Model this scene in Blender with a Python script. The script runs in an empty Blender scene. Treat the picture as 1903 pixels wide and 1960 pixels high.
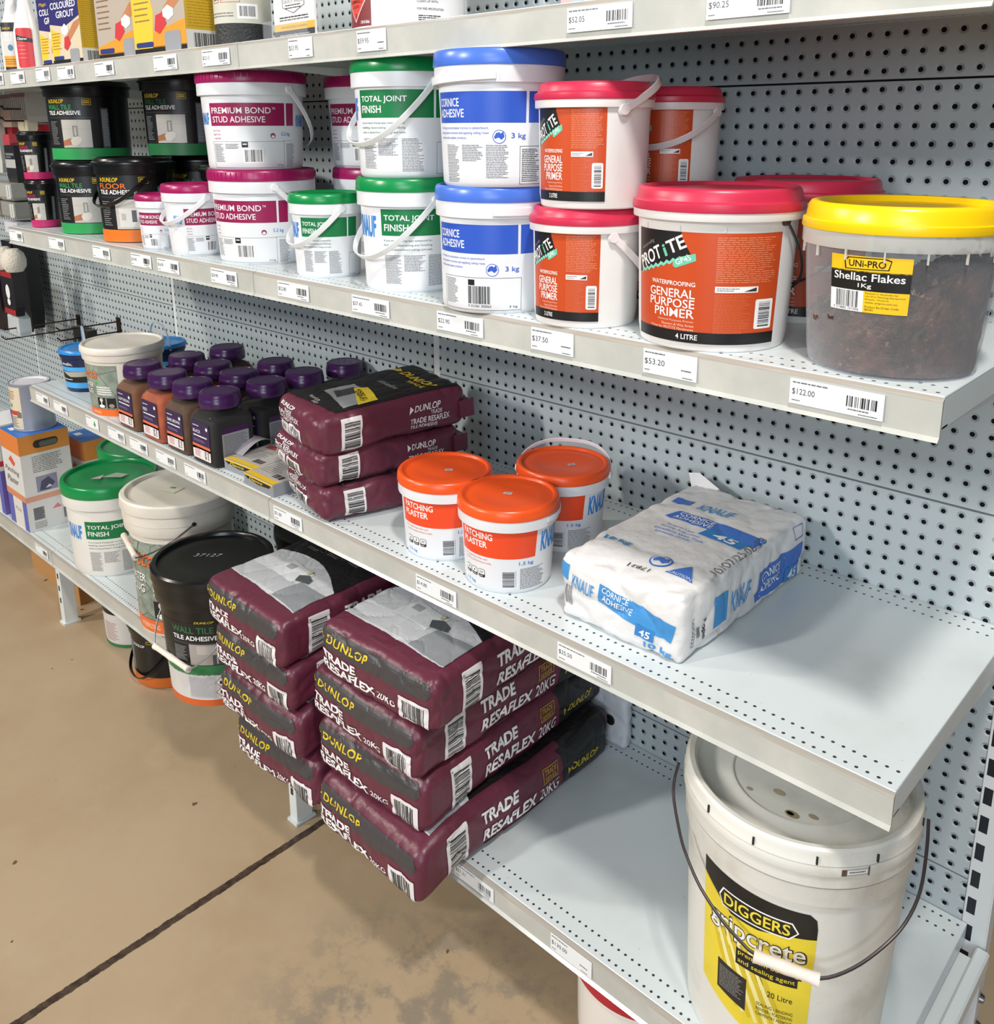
import bpy, math, random
from mathutils import Vector, Matrix, noise as mn
import numpy as np
PI = math.pi
sc = bpy.context.scene
# ------------------------------------------------------------------ camera
F_PX, RX, RY, RZ = 1741.05, -.2489, -.0018, .7522
cam_d = bpy.data.cameras.new('camera'); cam = bpy.data.objects.new('camera', cam_d)
sc.collection.objects.link(cam); sc.camera = cam
cam_d.sensor_fit = 'HORIZONTAL'; cam_d.sensor_width = 36
cam_d.lens = F_PX * 36 / 1903
cam_d.shift_y = -288.7 / 1903
cam_d.clip_start = .05; cam_d.clip_end = 60
_f = Vector((-math.sin(RZ)*math.cos(RX), math.cos(RZ)*math.cos(RX), math.sin(RX)))
_r = Vector((math.cos(RZ), math.sin(RZ), 0)); _u = _r.cross(_f)
_r2 = math.cos(RY)*_r + math.sin(RY)*_u; _u2 = -math.sin(RY)*_r + math.cos(RY)*_u
_m = Matrix((_r2, _u2, -_f)).transposed().to_4x4(); _m.translation = Vector((1.4576, -1.3574, 1.4508))
cam.matrix_world = _m
# ------------------------------------------------------------------ world, lights, exposure
w = bpy.data.worlds.new('world'); sc.world = w; w.use_nodes = True
w.node_tree.nodes['Background'].inputs[0].default_value = (.78, .89, 1.0, 1)
w.node_tree.nodes['Background'].inputs[1].default_value = .115
def area(name, loc, target, size, size_y, power, color):
    d = bpy.data.lights.new(name, 'AREA'); d.shape = 'RECTANGLE'; d.size = size; d.size_y = size_y
    d.energy = power; d.color = color
    o = bpy.data.objects.new(name, d); sc.collection.objects.link(o); o.location = loc
    o.rotation_euler = (Vector(target) - Vector(loc)).to_track_quat('-Z', 'Y').to_euler()
    return o
area('ceiling_lamp_over_aisle', (1.55, -1.15, 3.05), (1.0, -.5, .5), .13, .30, 46, (1, .95, .88))
area('ceiling_lamp_across_aisle', (-1.2, -4.7, 3.15), (0, 0, .8), .22, .6, 150, (1, .97, .92))
area('ceiling_lamp_far_aisle', (-2.3, -2.5, 3.05), (-.6, -.4, .5), .18, .4, 58, (1, .92, .80))
area('cool_fill_front_right', (2.3, -4.0, 3.0), (.6, 0, .8), 1.1, .7, 42, (.80, .91, 1))  # soft cool fill added to lift the shaded shelf tops, no entrance known
area('low_cool_fill', (3.6, -5.0, 1.75), (.6, 0, 1.2), 2.2, 1.3, 95, (.84, .92, 1))  # broad low fill added to brighten panels under the top shelf
sc.view_settings.view_transform = 'Standard'; sc.view_settings.look = 'None'
sc.view_settings.gamma = 1; sc.view_settings.use_curve_mapping = False
sc.view_settings.exposure = -0.22
# ------------------------------------------------------------------ materials
def lin(h):
    c = [int(h[i:i+2], 16)/255 for i in (0, 2, 4)]
    return tuple((x/12.92 if x <= .04045 else ((x+.055)/1.055)**2.4) for x in c) + (1,)
MATS = {}
def col(h, rough=.45, metal=0, bump=0, bscale=60, coat=0, trans=0, var=0):
    k = (h, rough, metal, bump, bscale, coat, var)
    if k in MATS: return MATS[k]
    m = bpy.data.materials.new('paint_' + h); m.use_nodes = True; nt = m.node_tree
    b = nt.nodes['Principled BSDF']
    b.inputs['Base Color'].default_value = lin(h); b.inputs['Roughness'].default_value = rough
    b.inputs['Metallic'].default_value = metal
    if coat: b.inputs['Coat Weight'].default_value = coat
    if bump or var:
        tc = nt.nodes.new('ShaderNodeTexCoord'); nz = nt.nodes.new('ShaderNodeTexNoise')
        nz.inputs['Scale'].default_value = bscale; nz.inputs['Detail'].default_value = 4
        nt.links.new(tc.outputs['Object'], nz.inputs['Vector'])
        if bump:
            bp = nt.nodes.new('ShaderNodeBump'); bp.inputs['Strength'].default_value = bump
            bp.inputs['Distance'].default_value = .004
            nt.links.new(nz.outputs['Fac'], bp.inputs['Height']); nt.links.new(bp.outputs['Normal'], b.inputs['Normal'])
        if var:
            nz2 = nt.nodes.new('ShaderNodeTexNoise'); nz2.inputs['Scale'].default_value = 14; nz2.inputs['Detail'].default_value = 6
            nt.links.new(tc.outputs['Object'], nz2.inputs['Vector'])
            mx = nt.nodes.new('ShaderNodeMix'); mx.data_type = 'RGBA'
            c = lin(h); mx.inputs[6].default_value = c; mx.inputs[7].default_value = (c[0]*(1-var), c[1]*(1-var*1.1), c[2]*(1-var*1.35), 1)
            rp = nt.nodes.new('ShaderNodeValToRGB'); rp.color_ramp.elements[0].position = .48; rp.color_ramp.elements[1].position = .75
            nt.links.new(nz2.outputs['Fac'], rp.inputs[0]); nt.links.new(rp.outputs[0], mx.inputs[0])
            nt.links.new(mx.outputs[2], b.inputs['Base Color'])
    MATS[k] = m; return m
def clear(name, tint, density, rough=.08, spec=.5):
    m = bpy.data.materials.new(name); m.use_nodes = True; nt = m.node_tree; nt.nodes.clear()
    o = nt.nodes.new('ShaderNodeOutputMaterial'); t = nt.nodes.new('ShaderNodeBsdfTransparent'); t.inputs[0].default_value = (1, 1, 1, 1)
    p = nt.nodes.new('ShaderNodeBsdfPrincipled'); p.inputs['Base Color'].default_value = lin(tint); p.inputs['Roughness'].default_value = rough
    fr = nt.nodes.new('ShaderNodeLayerWeight'); fr.inputs['Blend'].default_value = .25
    ad = nt.nodes.new('ShaderNodeMath'); ad.operation = 'MULTIPLY_ADD'; ad.inputs[1].default_value = spec; ad.inputs[2].default_value = density
    ad.use_clamp = True
    mx = nt.nodes.new('ShaderNodeMixShader')
    nt.links.new(fr.outputs['Facing'], ad.inputs[0]); nt.links.new(ad.outputs[0], mx.inputs[0])
    nt.links.new(t.outputs[0], mx.inputs[1]); nt.links.new(p.outputs[0], mx.inputs[2]); nt.links.new(mx.outputs[0], o.inputs[0])
    return m
def nodes_mat(name):
    m = bpy.data.materials.new(name); m.use_nodes = True; nt = m.node_tree
    return m, nt, nt.nodes['Principled BSDF']
def mth(nt, op, a, b=None, c=None, clamp=False):
    n = nt.nodes.new('ShaderNodeMath'); n.operation = op; n.use_clamp = clamp
    for i, v in enumerate((a, b, c)):
        if v is None: continue
        if isinstance(v, (int, float)): n.inputs[i].default_value = v
        else: nt.links.new(v, n.inputs[i])
    return n.outputs[0]
def mix(nt, f, a, b):
    n = nt.nodes.new('ShaderNodeMix'); n.data_type = 'RGBA'; nt.links.new(f, n.inputs[0])
    for i, v in ((6, a), (7, b)):
        if isinstance(v, tuple): n.inputs[i].default_value = v
        else: nt.links.new(v, n.inputs[i])
    return n.outputs[2]
def smooth01(nt, x, lo, hi):
    n = nt.nodes.new('ShaderNodeMapRange'); n.interpolation_type = 'SMOOTHSTEP'
    nt.links.new(x, n.inputs[0]); n.inputs[1].default_value = lo; n.inputs[2].default_value = hi
    return n.outputs[0]
def objxyz(nt):
    tc = nt.nodes.new('ShaderNodeTexCoord'); s = nt.nodes.new('ShaderNodeSeparateXYZ')
    nt.links.new(tc.outputs['Object'], s.inputs[0]); return tc.outputs['Object'], s.outputs[0], s.outputs[1], s.outputs[2]
def noise_n(nt, vec, scale, detail=4, rough=.5):
    n = nt.nodes.new('ShaderNodeTexNoise'); n.inputs['Scale'].default_value = scale; n.inputs['Detail'].default_value = detail
    n.inputs['Roughness'].default_value = rough; nt.links.new(vec, n.inputs['Vector']); return n.outputs['Fac']
def bumpn(nt, h, b, strength, dist):
    n = nt.nodes.new('ShaderNodeBump'); n.inputs['Strength'].default_value = strength; n.inputs['Distance'].default_value = dist
    nt.links.new(h, n.inputs['Height']); nt.links.new(n.outputs[0], b.inputs['Normal'])

PANEL_WHITE = 'b6bfc2'
def make_pegboard():
    # sheet steel with round punched and dimpled holes on a 25 mm grid; local z=0 is the panel's lower edge
    m, nt, b = nodes_mat('perforated_panel')
    v, x, y, z = objxyz(nt)
    fx = mth(nt, 'SUBTRACT', mth(nt, 'FRACT', mth(nt, 'DIVIDE', x, .025)), .5)
    fz = mth(nt, 'SUBTRACT', mth(nt, 'FRACT', mth(nt, 'DIVIDE', z, .025)), .5)
    d = mth(nt, 'MULTIPLY', mth(nt, 'SQRT', mth(nt, 'ADD', mth(nt, 'MULTIPLY', fx, fx), mth(nt, 'MULTIPLY', fz, fz))), .025)
    hole = mth(nt, 'SUBTRACT', 1.0, smooth01(nt, d, .0034, .0040))
    c = mix(nt, hole, lin(PANEL_WHITE), (.012, .012, .016, 1))
    nt.links.new(c, b.inputs['Base Color'])
    b.inputs['Roughness'].default_value = .42
    h = smooth01(nt, d, .0036, .0072)
    bumpn(nt, h, b, .9, .0026)
    nt.links.new(mth(nt, 'MULTIPLY_ADD', hole, -.5, .5), b.inputs['Specular IOR Level'])
    return m
PEG = make_pegboard()
def make_deck():
    m, nt, b = nodes_mat('powder_coated_deck')
    v, x, y, z = objxyz(nt)
    fx = mth(nt, 'SUBTRACT', mth(nt, 'FRACT', mth(nt, 'ADD', mth(nt, 'DIVIDE', x, .0125), .42)), .5)
    fx = mth(nt, 'MULTIPLY', fx, .0125)
    tot = None
    for r in (-.4138, -.4382, -.0145, -.0395):
        dy = mth(nt, 'SUBTRACT', y, r)
        d = mth(nt, 'SQRT', mth(nt, 'ADD', mth(nt, 'MULTIPLY', fx, fx), mth(nt, 'MULTIPLY', dy, dy)))
        t = mth(nt, 'LESS_THAN', d, .0022); tot = t if tot is None else mth(nt, 'MAXIMUM', tot, t)
    n1 = noise_n(nt, v, 5, 5); n2 = noise_n(nt, v, 160, 2)
    base = mix(nt, smooth01(nt, n1, .5, .8), lin('d6dee0'), lin('c9cdcc'))
    base = mix(nt, mth(nt, 'GREATER_THAN', n2, .77), base, lin('9c9a92'))
    nt.links.new(mix(nt, tot, base, (.05, .05, .055, 1)), b.inputs['Base Color'])
    b.inputs['Roughness'].default_value = .3
    return m
DECK = make_deck()
def make_strip():
    m, nt, b = nodes_mat('aged_clear_ticket_strip')
    v, x, y, z = objxyz(nt)
    n1 = noise_n(nt, v, 9, 6, .6)
    top = smooth01(nt, mth(nt, 'ADD', z, mth(nt, 'MULTIPLY', n1, .008)), -.0035, .001)
    c = mix(nt, smooth01(nt, n1, .35, .7), lin('b9bab4'), lin('cac9c2'))
    c = mix(nt, mth(nt, 'MULTIPLY', top, .6), c, lin('8d7c6c'))
    nt.links.new(c, b.inputs['Base Color']); b.inputs['Roughness'].default_value = .22
    return m
STRIP = make_strip()
def make_floor():
    m, nt, b = nodes_mat('polished_concrete')
    v, x, y, z = objxyz(nt)
    n0 = noise_n(nt, v, 1.6, 6, .6); n1 = noise_n(nt, v, 6, 6, .6); n2 = noise_n(nt, v, 45, 5, .7); n3 = noise_n(nt, v, 12, 8, .7)
    c = mix(nt, smooth01(nt, n0, .35, .7), lin('b9a386'), lin('ac9577'))
    c = mix(nt, mth(nt, 'MULTIPLY', smooth01(nt, n1, .5, .75), .4), c, lin('c2ae92'))
    c = mix(nt, mth(nt, 'MULTIPLY', smooth01(nt, n2, .62, .8), .3), c, lin('9a8870'))
    # grey cement smears at the joint near the white bucket and fine dirt specks
    dx = mth(nt, 'SUBTRACT', x, .55); dy = mth(nt, 'SUBTRACT', y, -.60)
    dd = mth(nt, 'SQRT', mth(nt, 'ADD', mth(nt, 'MULTIPLY', dx, dx), mth(nt, 'MULTIPLY', dy, dy)))
    near = mth(nt, 'SUBTRACT', 1.0, smooth01(nt, dd, .12, .38))
    c = mix(nt, mth(nt, 'MULTIPLY', mth(nt, 'MULTIPLY', smooth01(nt, n3, .45, .60), near), .6), c, lin('75706a'))
    c = mix(nt, mth(nt, 'GREATER_THAN', noise_n(nt, v, 26, 2, .4), .755), c, lin('6a5640'))
    jag = mth(nt, 'MULTIPLY', mth(nt, 'SUBTRACT', noise_n(nt, v, 30, 6, .75), .5), .012)
    jx = mth(nt, 'ABSOLUTE', mth(nt, 'ADD', mth(nt, 'SUBTRACT', x, .045), jag))
    joint = mth(nt, 'SUBTRACT', 1.0, smooth01(nt, jx, .0075, .009))
    jc = mix(nt, smooth01(nt, n2, .35, .65), lin('33261f'), lin('57463a'))
    c = mix(nt, joint, c, jc)
    chip = mth(nt, 'MULTIPLY', mth(nt, 'LESS_THAN', jx, .013), mth(nt, 'GREATER_THAN', noise_n(nt, v, 16, 3), .66))
    c = mix(nt, mth(nt, 'MULTIPLY', mth(nt, 'SUBTRACT', chip, joint, None, True), .6), c, lin('d8c6ae'))
    nt.links.new(c, b.inputs['Base Color'])
    b.inputs['Roughness'].default_value = .42
    bumpn(nt, mth(nt, 'SUBTRACT', mth(nt, 'MULTIPLY', n2, .15), joint), b, .6, .003)
    return m
def make_slots():
    m, nt, b = nodes_mat('slotted_upright')
    v, x, y, z = objxyz(nt)
    fz = mth(nt, 'ABSOLUTE', mth(nt, 'SUBTRACT', mth(nt, 'FRACT', mth(nt, 'DIVIDE', z, .05)), .5))
    s = mth(nt, 'MULTIPLY', mth(nt, 'LESS_THAN', fz, .29), mth(nt, 'LESS_THAN', mth(nt, 'ABSOLUTE', x), .0062))
    s = mth(nt, 'MULTIPLY', s, mth(nt, 'LESS_THAN', y, .0005))
    nt.links.new(mix(nt, s, lin('dfe3e4'), (.01, .011, .02, 1)), b.inputs['Base Color'])
    b.inputs['Roughness'].default_value = .35
    return m
SLOTS = make_slots()
WHITE_STEEL = col('dfe5e5', .3)
# ------------------------------------------------------------------ object helpers
COL = sc.collection
def tag(o, label=None, cat=None, group=None, kind=None):
    if label: o['label'] = label
    if cat: o['category'] = cat
    if group: o['group'] = group
    if kind: o['kind'] = kind
    return o
def thing(name, loc, label, cat, group=None, rz=0):
    o = bpy.data.objects.new(name, None); COL.objects.link(o); o.empty_display_size = .05
    o.location = loc; o.rotation_euler = (0, 0, rz)
    return tag(o, label, cat, group)
def link_mesh(name, verts, faces, mats, parent=None, midx=None, smooth=True, loc=None, sharp=None):
    me = bpy.data.meshes.new(name); me.from_pydata([tuple(v) for v in verts], [], faces)
    if not isinstance(mats, (list, tuple)): mats = [mats]
    for m in mats: me.materials.append(m)
    if midx is not None: me.polygons.foreach_set('material_index', midx)
    if smooth: me.polygons.foreach_set('use_smooth', [True]*len(me.polygons))
    me.update()
    if sharp: me.set_sharp_from_angle(angle=math.radians(sharp))
    o = bpy.data.objects.new(name, me); COL.objects.link(o)
    if parent is not None: o.parent = parent
    if loc is not None: o.location = loc
    return o
class MB:
    def __init__(s): s.v = []; s.f = []; s.m = []
    def add(s, vs, fs, mi=0):
        n = len(s.v); s.v += [tuple(v) for v in vs]; s.f += [[i+n for i in f] for f in fs]; s.m += [mi]*len(fs)
    def box(s, x0, x1, y0, y1, z0, z1, mi=0, b=0, M=None):
        if b <= 0:
            vs = [(x, y, z) for x in (x0, x1) for y in (y0, y1) for z in (z0, z1)]
            fs = [(0, 1, 3, 2), (4, 6, 7, 5), (0, 4, 5, 1), (2, 3, 7, 6), (0, 2, 6, 4), (1, 5, 7, 3)]
        else:   # chamfered box
            vs = []; idx = {}
            for i, x in enumerate((x0, x1)):
                for j, y in enumerate((y0, y1)):
                    for k, z in enumerate((z0, z1)):
                        sx, sy, sz = (1-2*i)*b, (1-2*j)*b, (1-2*k)*b
                        idx[(i, j, k)] = len(vs)
                        vs += [(x, y+sy, z+sz), (x+sx, y, z+sz), (x+sx, y+sy, z)]
            g = lambda i, j, k, a: idx[(i, j, k)]+a
            fs = [[g(i, 0, 0, 0), g(i, 1, 0, 0), g(i, 1, 1, 0), g(i, 0, 1, 0)] for i in (0, 1)]
            fs += [[g(0, j, 0, 1), g(1, j, 0, 1), g(1, j, 1, 1), g(0, j, 1, 1)] for j in (0, 1)]
            fs += [[g(0, 0, k, 2), g(1, 0, k, 2), g(1, 1, k, 2), g(0, 1, k, 2)] for k in (0, 1)]
            for j in (0, 1):
                for k in (0, 1): fs.append([g(0, j, k, 1), g(1, j, k, 1), g(1, j, k, 2), g(0, j, k, 2)])
            for i in (0, 1):
                for k in (0, 1): fs.append([g(i, 0, k, 0), g(i, 1, k, 0), g(i, 1, k, 2), g(i, 0, k, 2)])
            for i in (0, 1):
                for j in (0, 1): fs.append([g(i, j, 0, 0), g(i, j, 1, 0), g(i, j, 1, 1), g(i, j, 0, 1)])
            fs += [[g(i, j, k, 0), g(i, j, k, 1), g(i, j, k, 2)] for i in (0, 1) for j in (0, 1) for k in (0, 1)]
        if M is not None: vs = [M @ Vector(v) for v in vs]
        s.add(vs, fs, mi)
    def prism(s, pts, axis, a, b, mi=0):   # pts: 2D polygon, extruded along axis between a and b
        def P(p, t):
            return {0: (t, p[0], p[1]), 1: (p[0], t, p[1]), 2: (p[0], p[1], t)}[axis]
        n = len(pts); vs = [P(p, a) for p in pts] + [P(p, b) for p in pts]
        fs = [list(range(n)), list(range(2*n-1, n-1, -1))] + [[i, (i+1) % n, n+(i+1) % n, n+i] for i in range(n)]
        s.add(vs, fs, mi)
    def lathe(s, prof, n=96, c=(0, 0), mi=0, sx=1, sy=1):
        vs = []; fs = []
        for r, z in prof:
            vs += [(c[0]+r*sx*math.cos(2*PI*i/n), c[1]+r*sy*math.sin(2*PI*i/n), z) for i in range(n)]
        for j in range(len(prof)-1):
            fs += [[j*n+i, j*n+(i+1) % n, (j+1)*n+(i+1) % n, (j+1)*n+i] for i in range(n)]
        s.add(vs, fs, mi)
    def tube(s, pts, rad, n=8, mi=0, up=(0, 0, 1), flat=None, cap=True):
        # swept round (rad) or flat strap (flat=(half_width, half_thickness), oriented by `up`)
        pts = [Vector(p) for p in pts]; vs = []; fs = []; N = len(pts)
        for i, p in enumerate(pts):
            t = (pts[min(i+1, N-1)]-pts[max(i-1, 0)]).normalized()
            u = Vector(up[i] if isinstance(up, list) else up); a = t.cross(u)
            if a.length < 1e-5: a = t.cross(Vector((1, 0, .01)))
            a.normalize(); bb = a.cross(t).normalized()
            for k in range(n):
                th = 2*PI*k/n
                if flat:
                    cx = math.copysign(abs(math.cos(th))**.5, math.cos(th)); sy = math.copysign(abs(math.sin(th))**.5, math.sin(th))
                    vs.append(p + bb*flat[0]*cx + a*flat[1]*sy)
                else:
                    r = rad[i] if isinstance(rad, (list, tuple)) else rad
                    vs.append(p + a*r*math.cos(th) + bb*r*math.sin(th))
        for i in range(N-1):
            fs += [[i*n+k, i*n+(k+1) % n, (i+1)*n+(k+1) % n, (i+1)*n+k] for k in range(n)]
        if cap: fs += [list(range(n))[::-1], [(N-1)*n+k for k in range(n)]]
        s.add(vs, fs, mi)
    def build(s, name, mats, parent=None, smooth=True, loc=None, sharp=35):
        return link_mesh(name, s.v, s.f, mats, parent, s.m, smooth, loc, sharp if smooth else None)
# ------------------------------------------------------------------ printed decals
GLY = {}
def glyphs(s, bold=.0, shear=0., sp=1.0, serif=False):
    k = (s, bold, shear, sp)
    if k in GLY: return GLY[k]
    cu = bpy.data.curves.new('t', 'FONT'); cu.body = s; cu.size = 1; cu.offset = bold*.5; cu.shear = shear; cu.space_character = sp
    cu.resolution_u = 3; cu.fill_mode = 'BOTH'
    o = bpy.data.objects.new('t', cu); COL.objects.link(o)
    dg = bpy.context.evaluated_depsgraph_get(); me = o.evaluated_get(dg).to_mesh(); me.calc_loop_triangles()
    V = [(v.co.x, v.co.y) for v in me.vertices]; T = [tuple(t.vertices) for t in me.loop_triangles]
    o.evaluated_get(dg).to_mesh_clear(); bpy.data.objects.remove(o); bpy.data.curves.remove(cu)
    if not V: V = [(0, 0), (1, 1)]
    x0 = min(v[0] for v in V); x1 = max(v[0] for v in V); y0 = min(v[1] for v in V); y1 = max(v[1] for v in V)
    GLY[k] = ([((a-x0)/(x1-x0), (b-y0)/(y1-y0)) for a, b in V], T, (x1-x0)/(y1-y0)); return GLY[k]
def split(poly, ax, step):
    lo = min(p[ax] for p in poly); hi = max(p[ax] for p in poly)
    k = math.floor(lo/step+1e-6)+1; out = []
    while k*step < hi-1e-6:
        c = k*step; A = []; B = []; n = len(poly)
        for i in range(n):
            p, q = poly[i], poly[(i+1) % n]; dp, dq = p[ax]-c, q[ax]-c
            if dp <= 0: A.append(p)
            if dp >= 0: B.append(p)
            if dp*dq < 0:
                t = dp/(dp-dq); x = (p[0]+(q[0]-p[0])*t, p[1]+(q[1]-p[1])*t); A.append(x); B.append(x)
        if len(A) > 2: out.append(A)
        poly = B
        if len(poly) < 3: break
        k += 1
    if len(poly) > 2: out.append(poly)
    return out
class Decal:
    """2D artwork in millimetres, later wrapped onto a surface by `mp(u, v, off)` (metres)."""
    def __init__(s, ox=0, oy=0, kx=1, ky=1): s.p = []; s.o = (ox, oy); s.k = (kx, ky)
    def poly(s, pts, m, l=0):
        s.p.append(([(s.o[0]+a*s.k[0], s.o[1]+b*s.k[1]) for a, b in pts], m, l))
    def rect(s, x, y, w, h, m, l=0): s.poly([(x, y), (x+w, y), (x+w, y+h), (x, y+h)], m, l)
    def rrect(s, x, y, w, h, r, m, l=0):
        pts = []
        for cx, cy, a in ((x+w-r, y+r, -90), (x+w-r, y+h-r, 0), (x+r, y+h-r, 90), (x+r, y+r, 180)):
            pts += [(cx+r*math.cos(math.radians(a+t)), cy+r*math.sin(math.radians(a+t))) for t in (0, 30, 60, 90)]
        s.poly(pts, m, l)
    def ell(s, x, y, rx, ry, m, l=0, n=20): s.poly([(x+rx*math.cos(2*PI*i/n), y+ry*math.sin(2*PI*i/n)) for i in range(n)], m, l)
    def frame(s, x, y, w, h, t, m, l=0):
        s.rect(x, y, w, t, m, l); s.rect(x, y+h-t, w, t, m, l); s.rect(x, y+t, t, h-2*t, m, l); s.rect(x+w-t, y+t, t, h-2*t, m, l)
    def text(s, st, x, y, w, h, m, l=1, bold=.0, shear=0., rot=0, sp=1.0):
        V, T, asp = glyphs(st, bold, shear, sp)
        if w is None: w = h*asp
        c, sn = math.cos(math.radians(rot)), math.sin(math.radians(rot))
        P = [(x+a*w*c-b*h*sn, y+a*w*sn+b*h*c) for a, b in V]
        for t in T: s.poly([P[i] for i in t], m, l)
        return w
    def bars(s, x, y, w, h, m, bg=None, l=1, seed=1, horiz=False, n=30):
        if bg: s.rect(x, y, w, h, bg, l); x += w*.08; w *= .84; y += h*.1; h *= .82; l += 1
        R = random.Random(seed); ws = [R.choice((1, 1, 2, 3)) for _ in range(2*n)]; tot = sum(ws); c = 0
        for i, q in enumerate(ws):
            if i % 2 == 0:
                if horiz: s.rect(x, y+h*c/tot, w, h*q/tot, m, l)
                else: s.rect(x+w*c/tot, y, w*q/tot, h, m, l)
            c += q
    def lines(s, x, y, w, h, n, m, l=1, seed=1, fill=.42, ragged=.3, right=False):
        R = random.Random(seed); ph = h/n
        for i in range(n):
            yy = y+h-(i+1)*ph+ph*.3; L = w*(1-ragged*R.random()**1.5); c = 0 if not right else w-L; e = c+L
            while c < e-.5:
                q = min(R.uniform(.04, .16)*w, e-c)
                s.rect(x+c, yy, q, ph*fill, m, l); c += q+w*.018
    def build(s, name, parent, mp, step=5, stepv=None, base=.3, inc=.12, smooth=True):
        V = []; Fc = []; MI = []; ms = []
        for pts, m, l in s.p:
            if m not in ms: ms.append(m)
            mi = ms.index(m)
            polys = split(pts, 0, step) if step else [pts]
            if stepv: polys = [q for p in polys for q in split(p, 1, stepv)]
            for p in polys:
                n = len(V)
                V += [mp(a/1000, b/1000, (base+inc*l)/1000) for a, b in p]; Fc.append(list(range(n, n+len(p)))); MI.append(mi)
        return link_mesh(name, V, Fc, ms, parent, MI, False)
def cylmap(R, az0):
    def f(u, v, off):
        r = R(v); a = math.radians(az0)+u/R(0.06)
        return ((r+off)*math.cos(a), (r+off)*math.sin(a), v)
    return f
def planemap(o, ux, uy):
    o, ux, uy = Vector(o), Vector(ux).normalized(), Vector(uy).normalized(); n = ux.cross(uy)
    return lambda u, v, off: tuple(o+ux*u+uy*v+n*off)
K = lambda h, r=.4, **k: col(h, r, **k)
INK = K('1b1b1d'); GREYINK = K('6b6d72'); PAPER = K('eceef0', .5); PW = K('f2f2f2', .35)
# ------------------------------------------------------------------ setting: floor
S4, S3, S2, S1 = .2414, .7544, 1.2011, 1.5990
mb = MB(); mb.box(-7, 6, -6, 3, -.12, 0)
tag(mb.build('floor', make_floor(), smooth=False), kind='structure')
# ------------------------------------------------------------------ gondola: back panels, uprights, base legs
XB = (-3.6, -2.4, -1.2, 0.0)
ZP = (-.282, .318, .918, 1.518)
BAY = {-3.6: 'far left', -2.4: 'left', -1.2: 'middle', 0.0: 'right'}
ROW = {-.282: 'bottom', .318: 'lower', .918: 'upper', 1.518: 'topmost'}
for x0 in XB:
    for z0 in ZP:
        o = MB(); lo = .05-z0 if z0 < 0 else .0012
        # lowest panel stops short of the floor; local z stays on the 25 mm grid
        z_lo = (.05 - z0) if z0 < 0 else .0012
        o.box(.0105, 1.1895, 0, .012, z_lo, .5982, b=.0003)
        p = o.build('back_panel', PEG, smooth=False, loc=(x0, 0, z0))
        tag(p, f'perforated pale grey back panel, {ROW[z0]} row of the {BAY[x0]} shelving bay', 'back panel', 'perforated back panels')
for i, x in enumerate((-2.4, -1.2, 0.0, 1.2)):
    nm = ('far left', 'left', 'middle', 'right end')[i]
    t = thing('slotted_upright', (x, 0, 0), f'white slotted steel upright post, {nm} one of the shelving run', 'upright', 'slotted uprights')
    o = MB()
    if i == 3:
        o.box(-.010, .026, .0, .046, .0, 2.3, b=.001); o.box(.026, .028, .0, .012, 0, 2.3)
    else: o.box(-.010, .010, .002, .04, .0, 2.3)
    o.build('post', SLOTS, t, smooth=False)
    o = MB(); o.prism([(-.44, .17), (-.44, .20), (-.02, .20), (-.02, .10), (-.10, .13)], 0, -.014, .014)
    if i == 3: o.box(.0165, .036, -.455, -.004, .183, .214, b=.003)
    o.build('base_bracket', WHITE_STEEL, t, smooth=False)
    o = MB(); o.box(-.013, .013, -.445, -.405, .006, .19, b=.001); o.box(-.017, .017, -.45, -.40, 0, .006)
    for zz in (.07, .11, .15): o.box(-.004, .004, -.4458, -.4445, zz, zz+.016, 1)
    o.build('front_leg', [WHITE_STEEL, INK], t, smooth=False)
    if i == 3:
        o = MB()
        for yy, zz in ((.012, .11), (.012, .17)): o.lathe([(.006, 0), (.006, .004), (.0, .006)], 12)
        o = MB()
        for zz in (.045, .10):
            o.tube([(.028, .02, zz), (.034, .02, zz)], [.008, .006], 12)
        o.build('bolt', K('8f9196', .3, metal=1), t)
# dark sheet added behind the panels to darken the seams and block light
mb = MB(); mb.box(-3.6, 1.172, .05, .07, .02, 2.3)
tag(mb.build('dark_backing', col('3a3c3e', .7), smooth=False), kind='structure')
# ------------------------------------------------------------------ shelves
def shelf(x0, z, L, label, group='white steel shelves', foldL=True):
    t = thing('steel_shelf', (x0, 0, z), label, 'shelf', group)
    o = MB(); e = .0015
    o.box(e, L-e, -.4485, -.0015, -.003, 0, b=.0008)
    o.box(e, L-e, -.4485, -.4465, -.034, -.003)               # front fold
    o.box(e, e+.002, -.446, -.0015, -.034, -.003); o.box(L-e-.002, L-e, -.446, -.0015, -.034, -.003)
    o.box(e, L-e, -.446, -.43, -.034, -.032)
    for yy in (-.30, -.15): o.box(.03, L-.03, yy-.02, yy+.02, -.014, -.003)
    o.build('deck', DECK, t, smooth=False)
    o = MB()
    o.prism([(-.4545, -.0045), (-.4495, -.0012), (-.4490, -.0012), (-.4490, -.042), (-.4545, -.046), (-.4575, -.0455), (-.4532, -.041)], 0, .001, L-.001)
    o.build('ticket_strip', STRIP, t, smooth=False)
    if z > .4:
        for xx in (.006, L-.0075):
            o = MB(); o.prism([(-.44, -.034), (-.0, -.034), (-.0, -.062), (-.36, -.042), (-.44, -.040)], 0, xx-.0012, xx+.0012)
            o.build('bracket', WHITE_STEEL, t, smooth=False)
    return t
shelf(-3.6, S1, 1.2, 'far left steel shelf of the top row at the frame edge')
shelf(-2.4, S1, 1.2, 'left top-row steel shelf above the hanging packs')
shelf(-1.2, S1, 1.2, 'top-row steel shelf holding the yellow grout boxes')
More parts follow.
